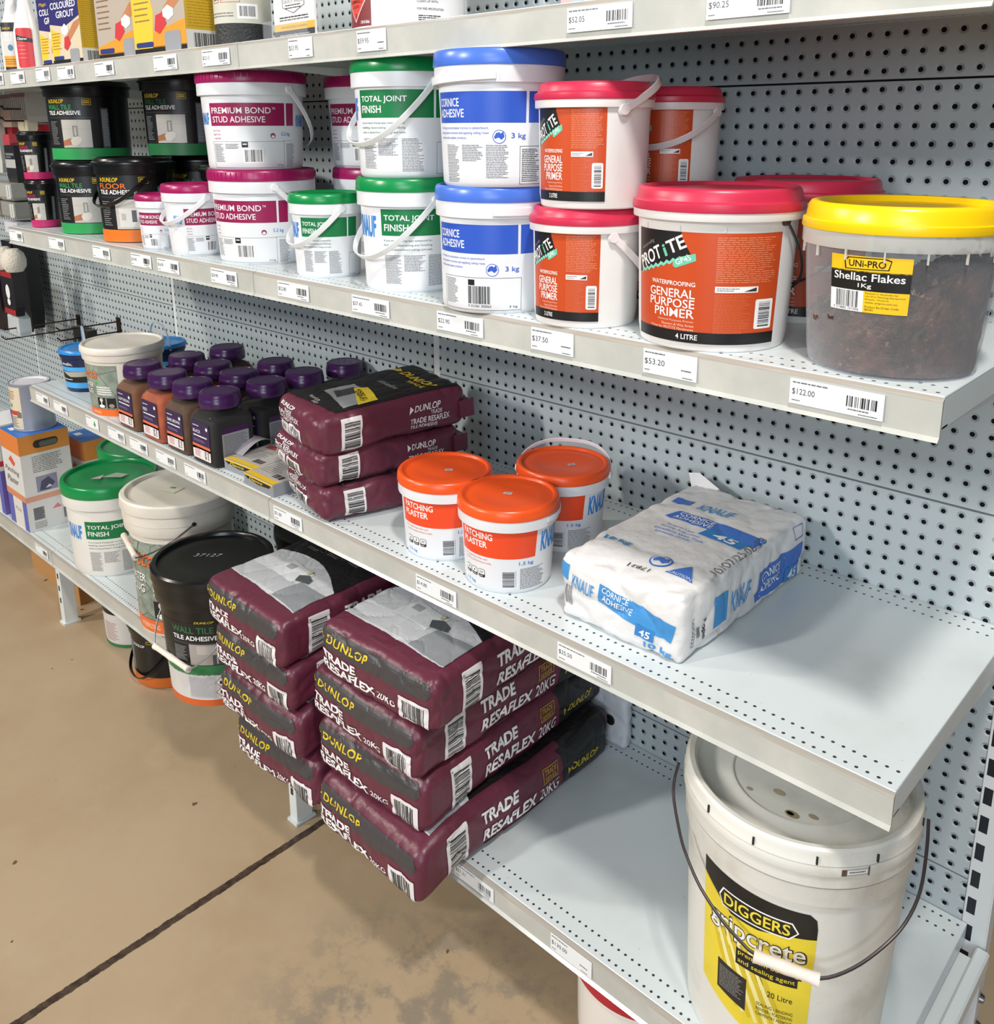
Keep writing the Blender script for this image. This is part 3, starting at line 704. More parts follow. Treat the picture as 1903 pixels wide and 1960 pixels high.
for k in range(520):
    a = R0.uniform(0, 2*PI)
    if k < 300: q = math.sqrt(R0.random()); z = top(a, q)+.004; r = min(rr(z)*q, rr(z)-.008)
    else: z = R0.uniform(.01, .12); r = rr(z)-.001; z = min(z, top(a, 1))
    sz = R0.uniform(.003, .009); M = Matrix.Translation((r*math.cos(a), r*math.sin(a), z)) @ Matrix.Rotation(a, 4, 'Z') @ Matrix.Rotation(R0.uniform(-.5, .5) if k >= 300 else R0.uniform(0, PI), 4, 'X') @ Matrix.Rotation((0 if k >= 300 else R0.uniform(-1, 1)), 4, 'Y')
    pts = [(0, sz*R0.uniform(.5, 1)*math.cos(2*PI*i/5), sz*R0.uniform(.5, 1)*math.sin(2*PI*i/5)) for i in range(5)]
    if k >= 300: pts = [(p[0], p[1]*.8, p[2]*.8) for p in pts]
    o.add([M @ Vector(p) for p in pts], [list(range(5))])
fl = o.build('shellac_flakes', FL, loc=(cx, cy, S2), smooth=False)
tag(fl, 'heap of dark brown shellac flakes inside the clear yellow lidded tub', 'flakes', kind='stuff')
# ------------------------------------------------------------------ black tile adhesive tubs
BK = K('0f1012', .26); bkl = K('151618', .4); dyel = K('e6c21a'); skin = K('b0714e'); tilem = K('c3bfb8')
def label_du(w, h, title, tcol, band, sub='TILE ADHESIVE', first=0, brandonly=False):
    d = Decal()
    d.rect(-70, 2, w+260, h*.145, band)
    d.rect(0, h*.16, w, h*.66, bkl)
    d.text('DUNLOP', w*.10, h*.72, w*.34, h*.05, dyel, 1, .03, .25); d.poly([(w*.05, h*.715), (w*.09, h*.745), (w*.05, h*.775)], dyel, 1)
    d.frame(w*.78, h*.70, w*.16, h*.075, .8, dyel, 1); d.lines(w*.80, h*.715, w*.12, h*.045, 2, dyel, 2, seed=2, fill=.6, ragged=.05)
    d.text(title, w*.02, h*.64, w*(.11*len(title) if len(title) < 8 else .56), h*.062, tcol, 1, .02)
    if sub: d.text(sub, w*.02, h*.575, w*.72, h*.052, PW, 1, .04)
    d.rect(w*.02, h*.54, w*.92, .5, GREYINK, 1)
    d.lines(w*.02, h*.2, w*.22, h*.30, 12, K('8e9092'), 1, seed=3, fill=.35)
    d.rect(w*.34, h*.165, w*.56, h*.35, tilem, 1); d.rect(w*.34, h*.40, w*.56, .5, K('a9a59e'), 2); d.rect(w*.66, h*.165, .5, h*.35, K('a9a59e'), 2)
    if brandonly is False:
        d.poly([(w*.34, h*.185), (w*.52, h*.20), (w*.6, h*.25), (w*.58, h*.28), (w*.48, h*.28), (w*.34, h*.25)], skin, 3)
        d.poly([(w*.52, h*.20), (w*.62, h*.19), (w*.70, h*.23), (w*.72, h*.28), (w*.66, h*.31), (w*.56, h*.30), (w*.5, h*.26)], K('d8d2c8'), 4)
        d.frame(w*.56, h*.30, w*.09, h*.14, 3, K('8a8680'), 3)
    else:
        d.rect(w*.40, h*.19, w*.36, h*.22, K('d9d7d2'), 3); d.rect(w*.62, h*.25, w*.08, h*.14, K('55585c'), 4); d.rect(w*.44, h*.27, w*.08, h*.08, K('b9b6b0'), 4)
    d.rect(w+12, h*.16, w*.14, h*.5, K('5a5d61'), 0); d.lines(w+14, h*.18, w*.12, h*.46, 24, K('a9abad'), 1, seed=5)
    return d
def du(x, y, z, rb, rt, H, az, w, title, tcol, band, label, brand=False, handle=None, arc=None):
    t, R = tub('tile_adhesive_tub', (x, y, z), rb, rt, H, BK, BK, label, group='black tile adhesive tubs', style='DU', lidsteps=1)
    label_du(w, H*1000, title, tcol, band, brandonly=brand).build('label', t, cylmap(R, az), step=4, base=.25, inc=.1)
    if handle: strap(t, rt*.98, H*.83, handle[0], handle[1], BK, reach=1.04)
    return t
gd = K('2f9e55'); mgd = K('c02a68'); ogd = K('e67722')
du(-.893, -.344, S2, .081, .0933, .178, -88, 120, 'WALL TILE', gd, gd, 'small black tub with green base band under the large one', handle=None)
du(-.641, -.352, S2, .0797, .0925, .191, -92, 130, 'FLOOR', K('e8762c'), ogd, 'black tub with orange base band and floor tile wording', True, handle=(0, -40))
du(-.94, -.315, S2+.178, .092, .105, .190, -92, 128, 'WALL TILE', gd, gd, 'large black tub with green base band, upper left of the black tubs', handle=None)
du(-.66, -.20, S2+.191, .092, .105, .185, -100, 128, 'WALL TILE', K('1f7a44'), K('1f6b3c'), 'shaded black tub behind, between the black tubs and magenta stack', handle=None)  # greens darkened to paint in the shade on this tub
du(-.69, -.145, S2, .092, .105, .191, -90, 128, 'WALL TILE', gd, gd, 'black tub hidden behind the orange banded one')
du(-.45, -.18, S2, .092, .105, .175, -90, 128, 'WALL TILE', gd, gd, 'black tub in the dark gap behind the small magenta lidded tubs')
du(-1.111, -.385, S2, .0343, .0445, .1245, -98, 58, 'RESAFLEX', mgd, mgd, 'tiny black tub with pink base band, lower of two at shelf end')
du(-1.114, -.388, S2+.1245, .0343, .0445, .1245, -98, 58, 'RESAFLEX', mgd, mgd, 'tiny black tub with pink base band, upper of two at shelf end')
# ------------------------------------------------------------------ third shelf: orange lidded patching plaster
def label_pp(w):
    d = Decal()
    d.poly([(0, 61), (w-3, 61), (w, 108), (0, 108)], orp)
    d.text('PATCHING', 9, 90, 58, 11, PW, 1, .04); d.text('PLASTER', 9, 76, 49, 11, PW, 1, .04)
    d.text('For repairing holes and', 9, 54, 48, 4, K('e0684c'), 1); d.text('cracks in plasterboard walls.', 9, 48, 56, 4, K('e0684c'), 1)
    for i in range(3):
        x = 10+i*15; d.rrect(x, 24, 12.5, 14, 2.6, INK, 0); d.rrect(x+.8, 29, 10.9, 8.2, 1.8, PW, 1); d.lines(x+1.8, 25, 9, 2.6, 1, PW, 1, seed=i)
        if i == 2: d.rect(x+3, 31.6, 6.5, .9, INK, 2); d.rect(x+3, 33.8, 6.5, .9, INK, 2)
        else: d.poly([(x+5, 30.5), (x+8, 32.5), (x+7, 36), (x+5.5, 33.5)], INK, 2)
    d.text('1.5 kg', 10, 9, 22, 6.5, bluk, 1, .02)
    d.bars(82, 13, 19, 26, INK, seed=61, l=1, horiz=True, n=18); d.rect(103, 13, .5, 28, GREYINK)
    d.text('1.5 kg', w-30, 48, 24, 7.5, bluk, 1, .03); knauf(d, w+7, 66, 34, w=52)
    d.lines(110, 8, 46, 36, 17, GREYINK, seed=63)
    return d
for i, (x, y, az, hz, lb) in enumerate(((.553, -.365, -117, None, 'tub with orange lid in front, foremost of the three'), (.400, -.357, -112, None, 'tub with orange lid at left of the three, beside the maroon sacks'),
                                   (.527, -.196, -208, 1, 'tub with orange lid at the back, handle raised'))):
    t, R = tub('plaster_tub', (x, y, S3), .0668, .0812, .1414, WB, ORA, 'white patching plaster '+lb, group='orange lidded plaster tubs')
    label_pp(138).build('label', t, cylmap(R, (-120, -113, -130)[i]), step=4, base=.25, inc=.1)
    if i == 2: strap(t, .0825, .122, 170+40, 20, K('eceaf0', .3), reach=1.05, hw=.004)
    else: o = MB(); o.tube([(.0825*math.cos(math.radians(a)), .0825*math.sin(math.radians(a)), .119) for a in range(0, 181, 6)], 1, 8, up=(0, 0, 1), flat=(.004, .001)); o.build('handle', K('eceaf0', .3), t)
    s_ = Decal(); s_.poly([(-7, -5), (7, -4), (7, 5), (-6, 4)], K('c9ccd4')); s_.lines(-5, -3, 10, 6, 3, GREYINK, 1)
    s_.build('sticker', t, planemap((-.004+.01*i, .003, .1375), (math.cos(.4+i*.35), math.sin(.4+i*.35), 0), (-math.sin(.4+i*.35), math.cos(.4+i*.35), 0)), step=None)
# ------------------------------------------------------------------ concrete-look pails, blue pails
def make_stone():
    m, nt, b = nodes_mat('cracked_concrete_print'); v, x, y, z = objxyz(nt)
    n1 = noise_n(nt, v, 22, 6, .65); c = mix(nt, smooth01(nt, n1, .35, .7), lin('98a396'), lin('707b70'))
    vo = nt.nodes.new('ShaderNodeTexVoronoi'); vo.feature = 'DISTANCE_TO_EDGE'; vo.inputs['Scale'].default_value = 16; nt.links.new(v, vo.inputs['Vector'])
    c = mix(nt, mth(nt, 'LESS_THAN', vo.outputs['Distance'], .012), c, lin('5a6259')); nt.links.new(c, b.inputs['Base Color']); b.inputs['Roughness'].default_value = .4; return m
STONE = make_stone(); eor = K('ee7030')
def label_et(k, wl, left):
    d = Decal(kx=k, ky=k)
    d.rect(0, 22, wl, 114, STONE); d.rect(-120, 4, 470, 19, eor); d.text('WATERPROOFING', 22, 9, 40, 7, K('f4d9cc'), 1)
    d.text('Betta', 0, 100, 66, 24, K('6a3b20'), 1, .03, .35); d.text('Betta', -1, 101, 66, 24, eor, 2, .01, .35)
    d.text('WATER', 8, 76, 40, 12, K('3a3e3a'), 1, .06, .1); d.text('WATER', 7, 77, 40, 12, PW, 2, .03, .1); d.text('PLUG', 12, 60, 32, 12, K('3a3e3a'), 1, .06, .1); d.text('PLUG', 11, 61, 32, 12, PW, 2, .03, .1)
    d.poly([(54, 90), (60, 96), (66, 90), (60, 84)], K('4cae50'), 1); d.lines(58, 58, 42, 24, 4, PW, 1, seed=71, fill=.5)
    d.rect(56, 26, 24, 26, INK, 1); d.ell(68, 30, 9, 4, PW, 2); d.rect(66.5, 30, 3, 16, PW, 2); d.ell(68, 46, 5, 5, K('d7cfc6'), 2); d.rect(84, 26, 24, 26, INK, 1); d.ell(96, 32, 7, 5, K('9a9388'), 2)
    return d
CRM = K('e4ddd2', .35, var=.08)
t, R = tub('waterproofing_pail', (-.78, -.362, S3), .0853, .1018, .1795, CRM, CRM, 'small cream pail with grey stone label beside the brown jar', 'pail', 'stone label pails', 'DU')
label_et(1, 118, 0).build('label', t, cylmap(R, -112), step=4, base=.25, inc=.1)
t, R = tub('waterproofing_pail', (-.572, -.352, S4), .118, .1395, .352, CRM, CRM, 'large cream pail with grey stone label and wire handle, bottom shelf', 'pail', 'stone label pails', 'BIG')
label_et(1.85, 98, 0).build('label', t, cylmap(R, -118), step=4, base=.25, inc=.1)
wire(t, .137, .30, -15, -32, reach=1.22, rad=.0018, grip=.008)
d = Decal(); d.poly([(-38, -25), (8, -32), (14, 6), (-30, 18)], K('d9d8c4')); d.bars(-22, -6, 16, 10, GREYINK, seed=2); d.text('Resene', 20, 44, 60, 9, K('3c3c3c'), 1, .0, .4)
d.build('lid_marks', t, planemap((0, 0, .345), (math.cos(.5), math.sin(.5), 0), (-math.sin(.5), math.cos(.5), 0)), step=None)
BLL = K('2f8ad6', .3); NAV = K('14264c', .3)
def blue(x, y, lb, tilt, hz):
    t, R = tub('tile_grout_pail', (x, y, S3), .056, .070, .118, NAV, BLL, lb, 'pail', 'small blue pails', 'DU')
    d = Decal(); d.rect(-60, 12, 300, 16, K('49a8e8')); d.rect(0, 28, 100, 40, K('15161a')); d.text('emelin.', 18, 76, 40, 9, PW, 1, .01); d.rect(-20, 60, 160, 12, K('49a8e8'), 1)
    d.poly([(14, 58), (100, 60), (100, 46), (46, 44)], K('a9a99a'), 2); d.lines(8, 34, 46, 5, 1, PW, 2, seed=7)
    d.build('label', t, cylmap(R, -112), step=4)
    strap(t, .069, .103, hz, tilt, clear('handle_plastic', 'cfe0ee', .55, .2, .3), hw=.003, ht=.001, reach=1.0, lugs=False)
blue(-1.055, -.345, 'small navy pail with bright blue lid at the shelf end, front', 88, -20)
blue(-.955, -.175, 'small navy pail with blue lid behind the cream pail', 88, -5)
# ------------------------------------------------------------------ powder jars
def make_powder(name, a, b_):
    m, nt, b = nodes_mat(name); v, x, y, z = objxyz(nt)
    c = mix(nt, smooth01(nt, noise_n(nt, v, 30, 4), .35, .7), lin(a), lin(b_)); nt.links.new(c, b.inputs['Base Color']); b.inputs['Roughness'].default_value = .8; return m
JCLR = clear('jar_plastic', '8a8684', .03, .05, .22)
POW = {'brown': make_powder('brown_powder', '74492c', '613f28'), 'red': make_powder('red_powder', 'b0562f', '98452a'), 'dark brown': make_powder('dark_brown_powder', '573a27', '46301f'), 'black': make_powder('black_powder', '131315', '0c0c0e')}
PUR = K('3c1b4c', .25); purl = K('35244f'); salm = K('e0704a')
def sq_prof(o, levels, mi=0, n=64):
    vs = []; fs = []
    for (a, z, e) in levels:
        for i in range(n):
            th = 2*PI*(i+.5)/n; c, s = math.cos(th), math.sin(th)
            vs.append((a*math.copysign(abs(c)**(2/e), c), a*math.copysign(abs(s)**(2/e), s), z))
    for j in range(len(levels)-1): fs += [[j*n+i, j*n+(i+1) % n, (j+1)*n+(i+1) % n, (j+1)*n+i] for i in range(n)]
    fs.append(list(range(n))[::-1]); fs.append([(len(levels)-1)*n+i for i in range(n)])
    o.add(vs, fs, mi)
def jar(x, y, kind, lb, first=None):
    t = thing('pigment_jar', (x, y, S3), lb, 'jar', 'purple capped pigment jars')
    a = .052
    o = MB(); sq_prof(o, [(a-.004, .0, 7), (a, .003, 7), (a, .095, 7), (a-.002, .104, 6), (a-.008, .114, 4), (a-.014, .120, 2.4), (.037, .124, 2), (.037, .130, 2)]); o.build('body', JCLR, t)
    fill = .112 if kind != 'black' else .104
    o = MB(); sq_prof(o, [(a-.005, .002, 7), (a-.0015, .004, 7), (a-.0015, .094, 7), (a-.004, .102, 6), (a-.010, fill, 4)]); o.build('pigment_powder', POW[kind], t)
    o = MB(); o.lathe([(.0425, .1255), (.0445, .125), (.0452, .127), (.0450, .141), (.0440, .1425), (.0437, .147), (.0425, .1535), (.040, .1555), (.036, .1560), (.0355, .1552), (.0005, .1552)], 64); o.build('cap', PUR, t)
    d = Decal(); d.rrect(-36, 12, 72, 84, 4, purl); d.rect(-36, 34, 72, 10, salm, 1); d.poly([(-36, 32), (0, 36), (36, 33), (36, 38), (-36, 38)], salm, 1)
    d.rrect(-36, 12, 72, 24, 4, K('e9e2e4'), 1); d.lines(-30, 84, 26, 4, 1, PW, 1, seed=3); d.ell(26, 84, 4, 4, PW, 1)
    d.text({'brown': 'LIGHT BROWN', 'red': 'RED', 'dark brown': 'DARK BROWN', 'black': 'BLACK'}[kind], -30, 70, {'red': 20, 'black': 30}.get(kind, 56), 7, PW, 1, .01)
    d.lines(-30, 60, 56, 7, 1, PW, 1, seed=4, ragged=.05); d.lines(-30, 50, 50, 6, 2, K('8d7aa3'), 1, seed=5)
    d.lines(-28, 16, 26, 18, 5, K('c04a52'), 2, seed=6); d.lines(12, 15, 8, 18, 5, INK, 2, seed=7, fill=.6); d.lines(24, 15, 6, 18, 4, INK, 2, seed=8, fill=.6)
    d.build('front_label', t, planemap((0, -a-.0002, 0), (1, 0, 0), (0, 0, 1)), step=None, base=.3)
    d = Decal(); d.rrect(-32, 14, 64, 72, 4, K('8f9198')); d.rect(-32, 74, 64, 12, PUR, 1); d.lines(-28, 18, 56, 52, 14, K('5d5f66'), 1, seed=9)
    if kind == 'black': d.build('side_label', t, planemap((a+.0002, 0, 0), (0, 1, 0), (0, 0, 1)), step=None, base=.3)
    return t
cols = (('brown', -.615), ('red', -.490), ('dark brown', -.376), ('black', -.262))
rowy = ((-.393, 'front row'), (-.277, 'second row'))
for ky, rn in rowy:
    for kind, x in cols: jar(x, ky, kind, f'purple capped jar of {kind} powder in the {rn}')
jar(-.617, -.163, 'dark brown', 'purple capped jar of olive brown powder, rearmost at left')
jar(-.396, -.163, 'black', 'purple capped jar at the back, left of the third row pair')
jar(-.266, -.172, 'black', 'purple capped jar of black powder in the third row, right')
jar(-.266, -.055, 'black', 'purple capped jar with flipped cap tab, against the panel')
# ------------------------------------------------------------------ flat packs beside the jars
for i, (x, y, a, lb) in enumerate(((-.155, -.335, .06, 'flat grey box with yellow edged label, left of two beside the jars'), (-.046, -.355, -.02, 'flat grey box with yellow edged label, right of two by the maroon sacks'))):
    t = thing('flat_box', (x, y, S3), lb, 'box', 'flat boxes beside the jars', a)
    o = MB(); o.box(-.054, .054, -.09, .10, 0, .026, b=.001); o.build('carton', [K('8d9096', .4)], t, smooth=False)
    d = Decal(); d.rect(-52, -88, 104, 186, K('b8b4b0')); d.rect(-52, -88, 104, 14, K('e8bf2e'), 1); d.lines(-44, -60, 60, 50, 7, K('8f8a88'), 1, seed=i+80); d.rect(-40, 4, 34, 18, K('b0574a'), 1)
    d.bars(10, -66, 30, 16, INK, seed=8+i); d.rect(-52, 30, 104, 3, GREYINK, 1)
    d.build('top_label', t, planemap((0, 0, .026), (1, 0, 0), (0, 1, 0)), step=None)
    d = Decal(); d.poly([(-52, 22), (52, 22), (52, 25.5), (-52, 25.5)], K('e8bf2e')); d.poly([(-50, 22), (46, 22), (40, 15), (0, 12), (-40, 16)], INK); d.text('Davco', -34, 15, 50, 6, K('e8d040'), 1, .02, .3)
    d.build('front_print', t, planemap((0, -.09, 0), (1, 0, 0), (0, 0, 1)), step=None)
    if i == 0:
        o = MB(); o.tube([(-.05+.0*k, -.06+.1*k/12, .027+.022*math.sin(PI*k/12)) for k in range(13)], 1, 6, up=(1, 0, 0), flat=(.02, .0004)); o.build('curled_sheet', K('a7a2a8', .3), t)
# ------------------------------------------------------------------ sacks
class Sack:
    def __init__(s, w, l, t, seed, amp=.0022, r=None, bend=None, bulge=.006, crease=.003):
        s.w, s.l, s.t, s.r = w, l, t, r or t*.21; s.seed = seed; s.amp = amp; s.bend = bend; s.bulge = bulge; s.crease = crease
    def pt(s, q, off=0):
        h = Vector((s.w/2, s.l/2, s.t/2)); q = Vector(q)
        inn = Vector([max(-(h[i]-s.r), min(h[i]-s.r, q[i])) for i in range(3)]); d = q-inn
        n = d.length; dn = d/n if n > 1e-9 else Vector((0, 0, 1)); p = inn+dn*s.r
        x, y, z = p.x/h.x, p.y/h.y, p.z/h.z
        p2 = p.copy()
        p2.z += s.bulge*(1-x*x)*(1-y*y)*(.6 if z > 0 else -.15)*abs(z)
        p2.x += s.bulge*.8*x*(1-y**4)*(1-z*z); p2.y += s.bulge*.8*y*(1-x**4)*(1-z*z)
        sd = s.seed*7.3
        e = max(abs(x), abs(y))**6
        nv = Vector((mn.noise(p*9+Vector((sd, 0, 0))), mn.noise(p*9+Vector((0, sd, 3))), mn.noise(p*9+Vector((5, 0, sd)))))*s.amp*1.6
        cr = 1-abs(mn.noise(Vector((p.x*16+sd, p.y*11, p.z*22)))*2.2); cr = max(0, cr)**4
        c2 = 1-abs(mn.noise(Vector((p.x*30, p.y*26+sd, p.z*14)))*2.2); c2 = max(0, c2)**5
        nn = dn*(-(cr*s.crease+c2*s.crease*.5)*(.35+.65*min(1, e*1.5)))
        p2 = p2+nv+nn+dn*off
        if s.bend:
            yb, kk = s.bend
            if p2.y < yb: p2.z -= kk*(yb-p2.y)**2
        return (p2.x, p2.y, p2.z+s.t/2)
    def mesh(s, name, mats, parent, step=.005, faces_mat=None):
        V = []; Fc = []; MI = []; idx = {}
        def vid(q):
            k = tuple(round(c*1e5) for c in q)
            if k not in idx: idx[k] = len(V); V.append(s.pt(q))
            return idx[k]
        W, L, T = s.w/2, s.l/2, s.t/2; nx, ny, nz = max(4, round(s.w/step)), max(4, round(s.l/step)), max(4, round(s.t/step))
        def grid(f, a, b, na, nb, face):
            for i in range(na):
                for j in range(nb):
                    Fc.append([vid(f(a*(2*i/na-1), b*(2*j/nb-1))), vid(f(a*(2*(i+1)/na-1), b*(2*j/nb-1))), vid(f(a*(2*(i+1)/na-1), b*(2*(j+1)/nb-1))), vid(f(a*(2*i/na-1), b*(2*(j+1)/nb-1)))])
                    MI.append(faces_mat(face, *f(a*((2*i+1)/na-1), b*((2*j+1)/nb-1))) if faces_mat else 0)
        grid(lambda a, b: (a, b, T), W, L, nx, ny, 'top'); grid(lambda a, b: (-a, b, -T), W, L, nx, ny, 'bot')
        grid(lambda a, b: (a, -L, b), W, T, nx, nz, 'front'); grid(lambda a, b: (-a, L, b), W, T, nx, nz, 'back')
        grid(lambda a, b: (W, a, b), L, T, ny, nz, 'right'); grid(lambda a, b: (-W, -a, b), L, T, ny, nz, 'left')
        return link_mesh(name, V, Fc, mats, parent, MI, True)
    def front_top(s):   # u across the width from left, v up the front then back along the top
        def f(u, v, off):
            if v <= s.t: q = (u-s.w/2, -s.l/2, v-s.t/2)
            else: q = (u-s.w/2, -s.l/2+(v-s.t), s.t/2)
            return s.pt(q, off)
        return f
    def right(s):
        def f(u, v, off):
            if v <= s.t: q = (s.w/2, -s.l/2+u, v-s.t/2)
            else: q = (s.w/2-(v-s.t), -s.l/2+u, s.t/2)
            return s.pt(q, off)
        return f
MAR = col('642a3d', .36, bump=.25, bscale=70); BLKP = col('1c1b1d', .38, bump=.35, bscale=70); CHAR = col('423f41', .42, bump=.22, bscale=70)
LGR = col('a6a7aa', .42, bump=.3, bscale=60); LG2 = col('c9cbcf', .42, bump=.3, bscale=60)
YELP = K('e3c531'); GOLD = K('b8952a')
def art_20kg_front(w, t, variant, arc=True):
    """front end and top of the big sack, millimetres"""
    d = Decal(); W, T = w*1000, t*1000
    L = 500
    # black band near the upper edge of the end face, tapering at the right
    d.poly([(6, T*.62), (W*.55, T*.60), (W*.93, T*.66), (W*.97, T*.78), (W*.94, T*.97), (W*.5, T*.97), (10, T*.98), (2, T*.86)], CHAR)
    d.text('DUNLOP', 24, T*.705, W*.38, T*.15, YELP, 1, .035, .15, sp=1.12); d.poly([(7, T*.70), (19, T*.78), (7, T*.87)], YELP, 1); d.ell(11, T*.785, 2.4, 3.4, CHAR, 2)
    d.text('TRADE', 12, T*.40, W*.31, T*.16, PW, 1, .07); d.text('RESAFLEX', 12, T*.21, W*.49, T*.16, PW, 1, .07); d.text('20KG', W*.55, T*.24, W*.15, T*.11, PW, 1, .02)
    d.rrect(W*.73, T*.06, W*.22, T*.48, 3, K('e9e4e4'), 1); d.bars(W*.76, T*.12, W*.16, T*.36, INK, seed=variant+3, l=2, n=17)
    # printed panel on the top face
    y0 = T+42
    d.poly([(0, y0), (W, y0+34), (W-6, y0+150), (0, y0+120)], LGR) if False else None
    d.poly([(8, y0+10), (W*.93, y0-2), (W*.93, y0+90), (8, y0+120)], LG2, 0)
    arcp = [(W*.93, y0+90)]+[(W*.93+(8-W*.93)*k/10, y0+90+30*k/10+34*math.sin(PI*k/10)) for k in range(1, 10)]+[(8, y0+120)]
    d.poly(arcp, LG2, 0)
    back = T+L-8
    for k in range(10):
        xa = W*.93+(8-W*.93)*k/10; xb = W*.93+(8-W*.93)*(k+1)/10
        ya = y0+90+30*k/10+34*math.sin(PI*k/10); yb = y0+90+30*(k+1)/10+34*math.sin(PI*(k+1)/10)
        d.poly([(xa, ya-.5), (xb, yb-.5), (xb, back), (xa, back)], BLKP, 0)
    for i in range(14): d.rect(14, y0+12+i*3.2, W*.86, .7, K('8e9096'), 1)
    d.poly([(W*.62, y0+6), (W*.93, y0), (W*.93, y0+70), (W*.66, y0+66)], K('8d9095'), 2)
    d.poly([(W*.28, y0+58), (W*.60, y0+52), (W*.64, y0+100), (W*.34, y0+110)], K('d9dbde'), 2)
    d.poly([(W*.60, y0+62), (W*.72, y0+70), (W*.70, y0+84), (W*.62, y0+92), (W*.56, y0+80)], K('54585c'), 3); d.ell(W*.60, y0+98, 5, 7, K('b7a24e'), 3); d.ell(W*.60, y0+98, 3, 5, LG2, 4)
    d.rect(W*.36, y0+82, 22, 16, K('a4a6aa'), 3)
    for i in range(3): d.lines(W*.2+i*60, y0+160+i*8, 34, 10, 2, K('7d7b78'), 1, seed=90+i); d.ell(W*.14+i*60, y0+165+i*8, 6, 6, K('6f6d6a'), 1); d.ell(W*.14+i*60, y0+165+i*8, 5, 5, BLKP, 2)
    return d
def art_20kg_side(l, t):
    d = Decal(); L, T = l*1000, t*1000
    d.rrect(60, T*.10, 46, T*.78, 2, K('e9e4e4')); d.bars(66, T*.16, 34, T*.62, INK, seed=5, l=1, horiz=True, n=20); d.text('9', 62, T*.79, 3, 4, INK, 1)
    d.text('TRADE', 140, T*.56, 86, T*.25, PW, 1, .07); d.text('RESAFLEX', 140, T*.22, 134, T*.23, PW, 1, .06, .18); d.text('20KG', 282, T*.22, 56, T*.22, PW, 1, .01, .18)
    d.rect(146, T*.06, 150, T*.09, K('4b1a2d'), 1)
    d.frame(290, T*.52, 42, T*.30, 1.6, GOLD, 1); d.text('TRADE', 295, T*.67, 32, T*.11, GOLD, 1, .02); d.text('SERIES', 295, T*.55, 32, T*.09, GOLD, 1, .02)
    d.poly([(352, 1), (L-14, 1), (L-14, T-1), (334, T-1), (346, T*.75), (352, T*.5)], BLKP)
    d.text('DUNLOP', 378, T*.3, 76, T*.14, K('c9b32e'), 1, .03, .3); d.poly([(366, T*.28), (374, T*.36), (366, T*.44)], K('c9b32e'), 1)
    return d
def sack20(x, y, z, w, l, t, yaw, seed, lb, bend):
    r = thing('adhesive_sack', (x, y, z), lb, 'sack', 'large maroon sacks on the bottom shelf', yaw)
    s = Sack(w, l, t, seed, amp=.0022, bulge=.006, bend=bend, crease=.0032)
    s.mesh('sack_body', [MAR, BLKP], r, .005, lambda f, qx, qy, qz: 1 if (f in ('top', 'left') and qy > l*.2) or (f == 'back') else 0)
    art_20kg_front(w, t, seed).build('end_and_top_print', r, s.front_top(), step=5, stepv=5, base=.9, inc=.45)
    art_20kg_side(l, t).build('side_print', r, s.right(), step=5, stepv=5, base=.9, inc=.45)
T = .100
o4 = ['bottom of the right stack, drooping over the shelf edge', 'second from bottom of the right stack', 'third from bottom of the right stack', 'top of the right stack']
for k in range(4):
    dx = (.010, -.020, -.016, .008)[k]; dy = (-.018, .006, .0, .004)[k]
    sack20(.392+dx, -.288+dy, S4+.002+k*(T-.003), .285, .50, T, (-.02, .02, -.01, .03)[k], 11+k, 'large maroon adhesive sack, '+o4[k], ((-.12, 1.55), (-.12, .85), (-.12, .5), (-.12, .35))[k])
T2 = .095
o4 = ['bottom of the left stack', 'second from bottom of the left stack', 'third from bottom of the left stack', 'top of the left stack, wrinkled end']
for k in range(4):
    dx = (.012, .0, -.004, -.004)[k]; dy = (.015, -.006, -.008, -.016)[k]
    sack20(.070+dx, -.305+dy, S4+.002+k*(T2-.0050), .270, .49, T2, (.02, .01, -.01, -.04)[k], 31+k, 'large maroon adhesive sack, '+o4[k], ((-.10, 1.9), (-.10, 1.1), (-.10, .6), (-.10, .35))[k])
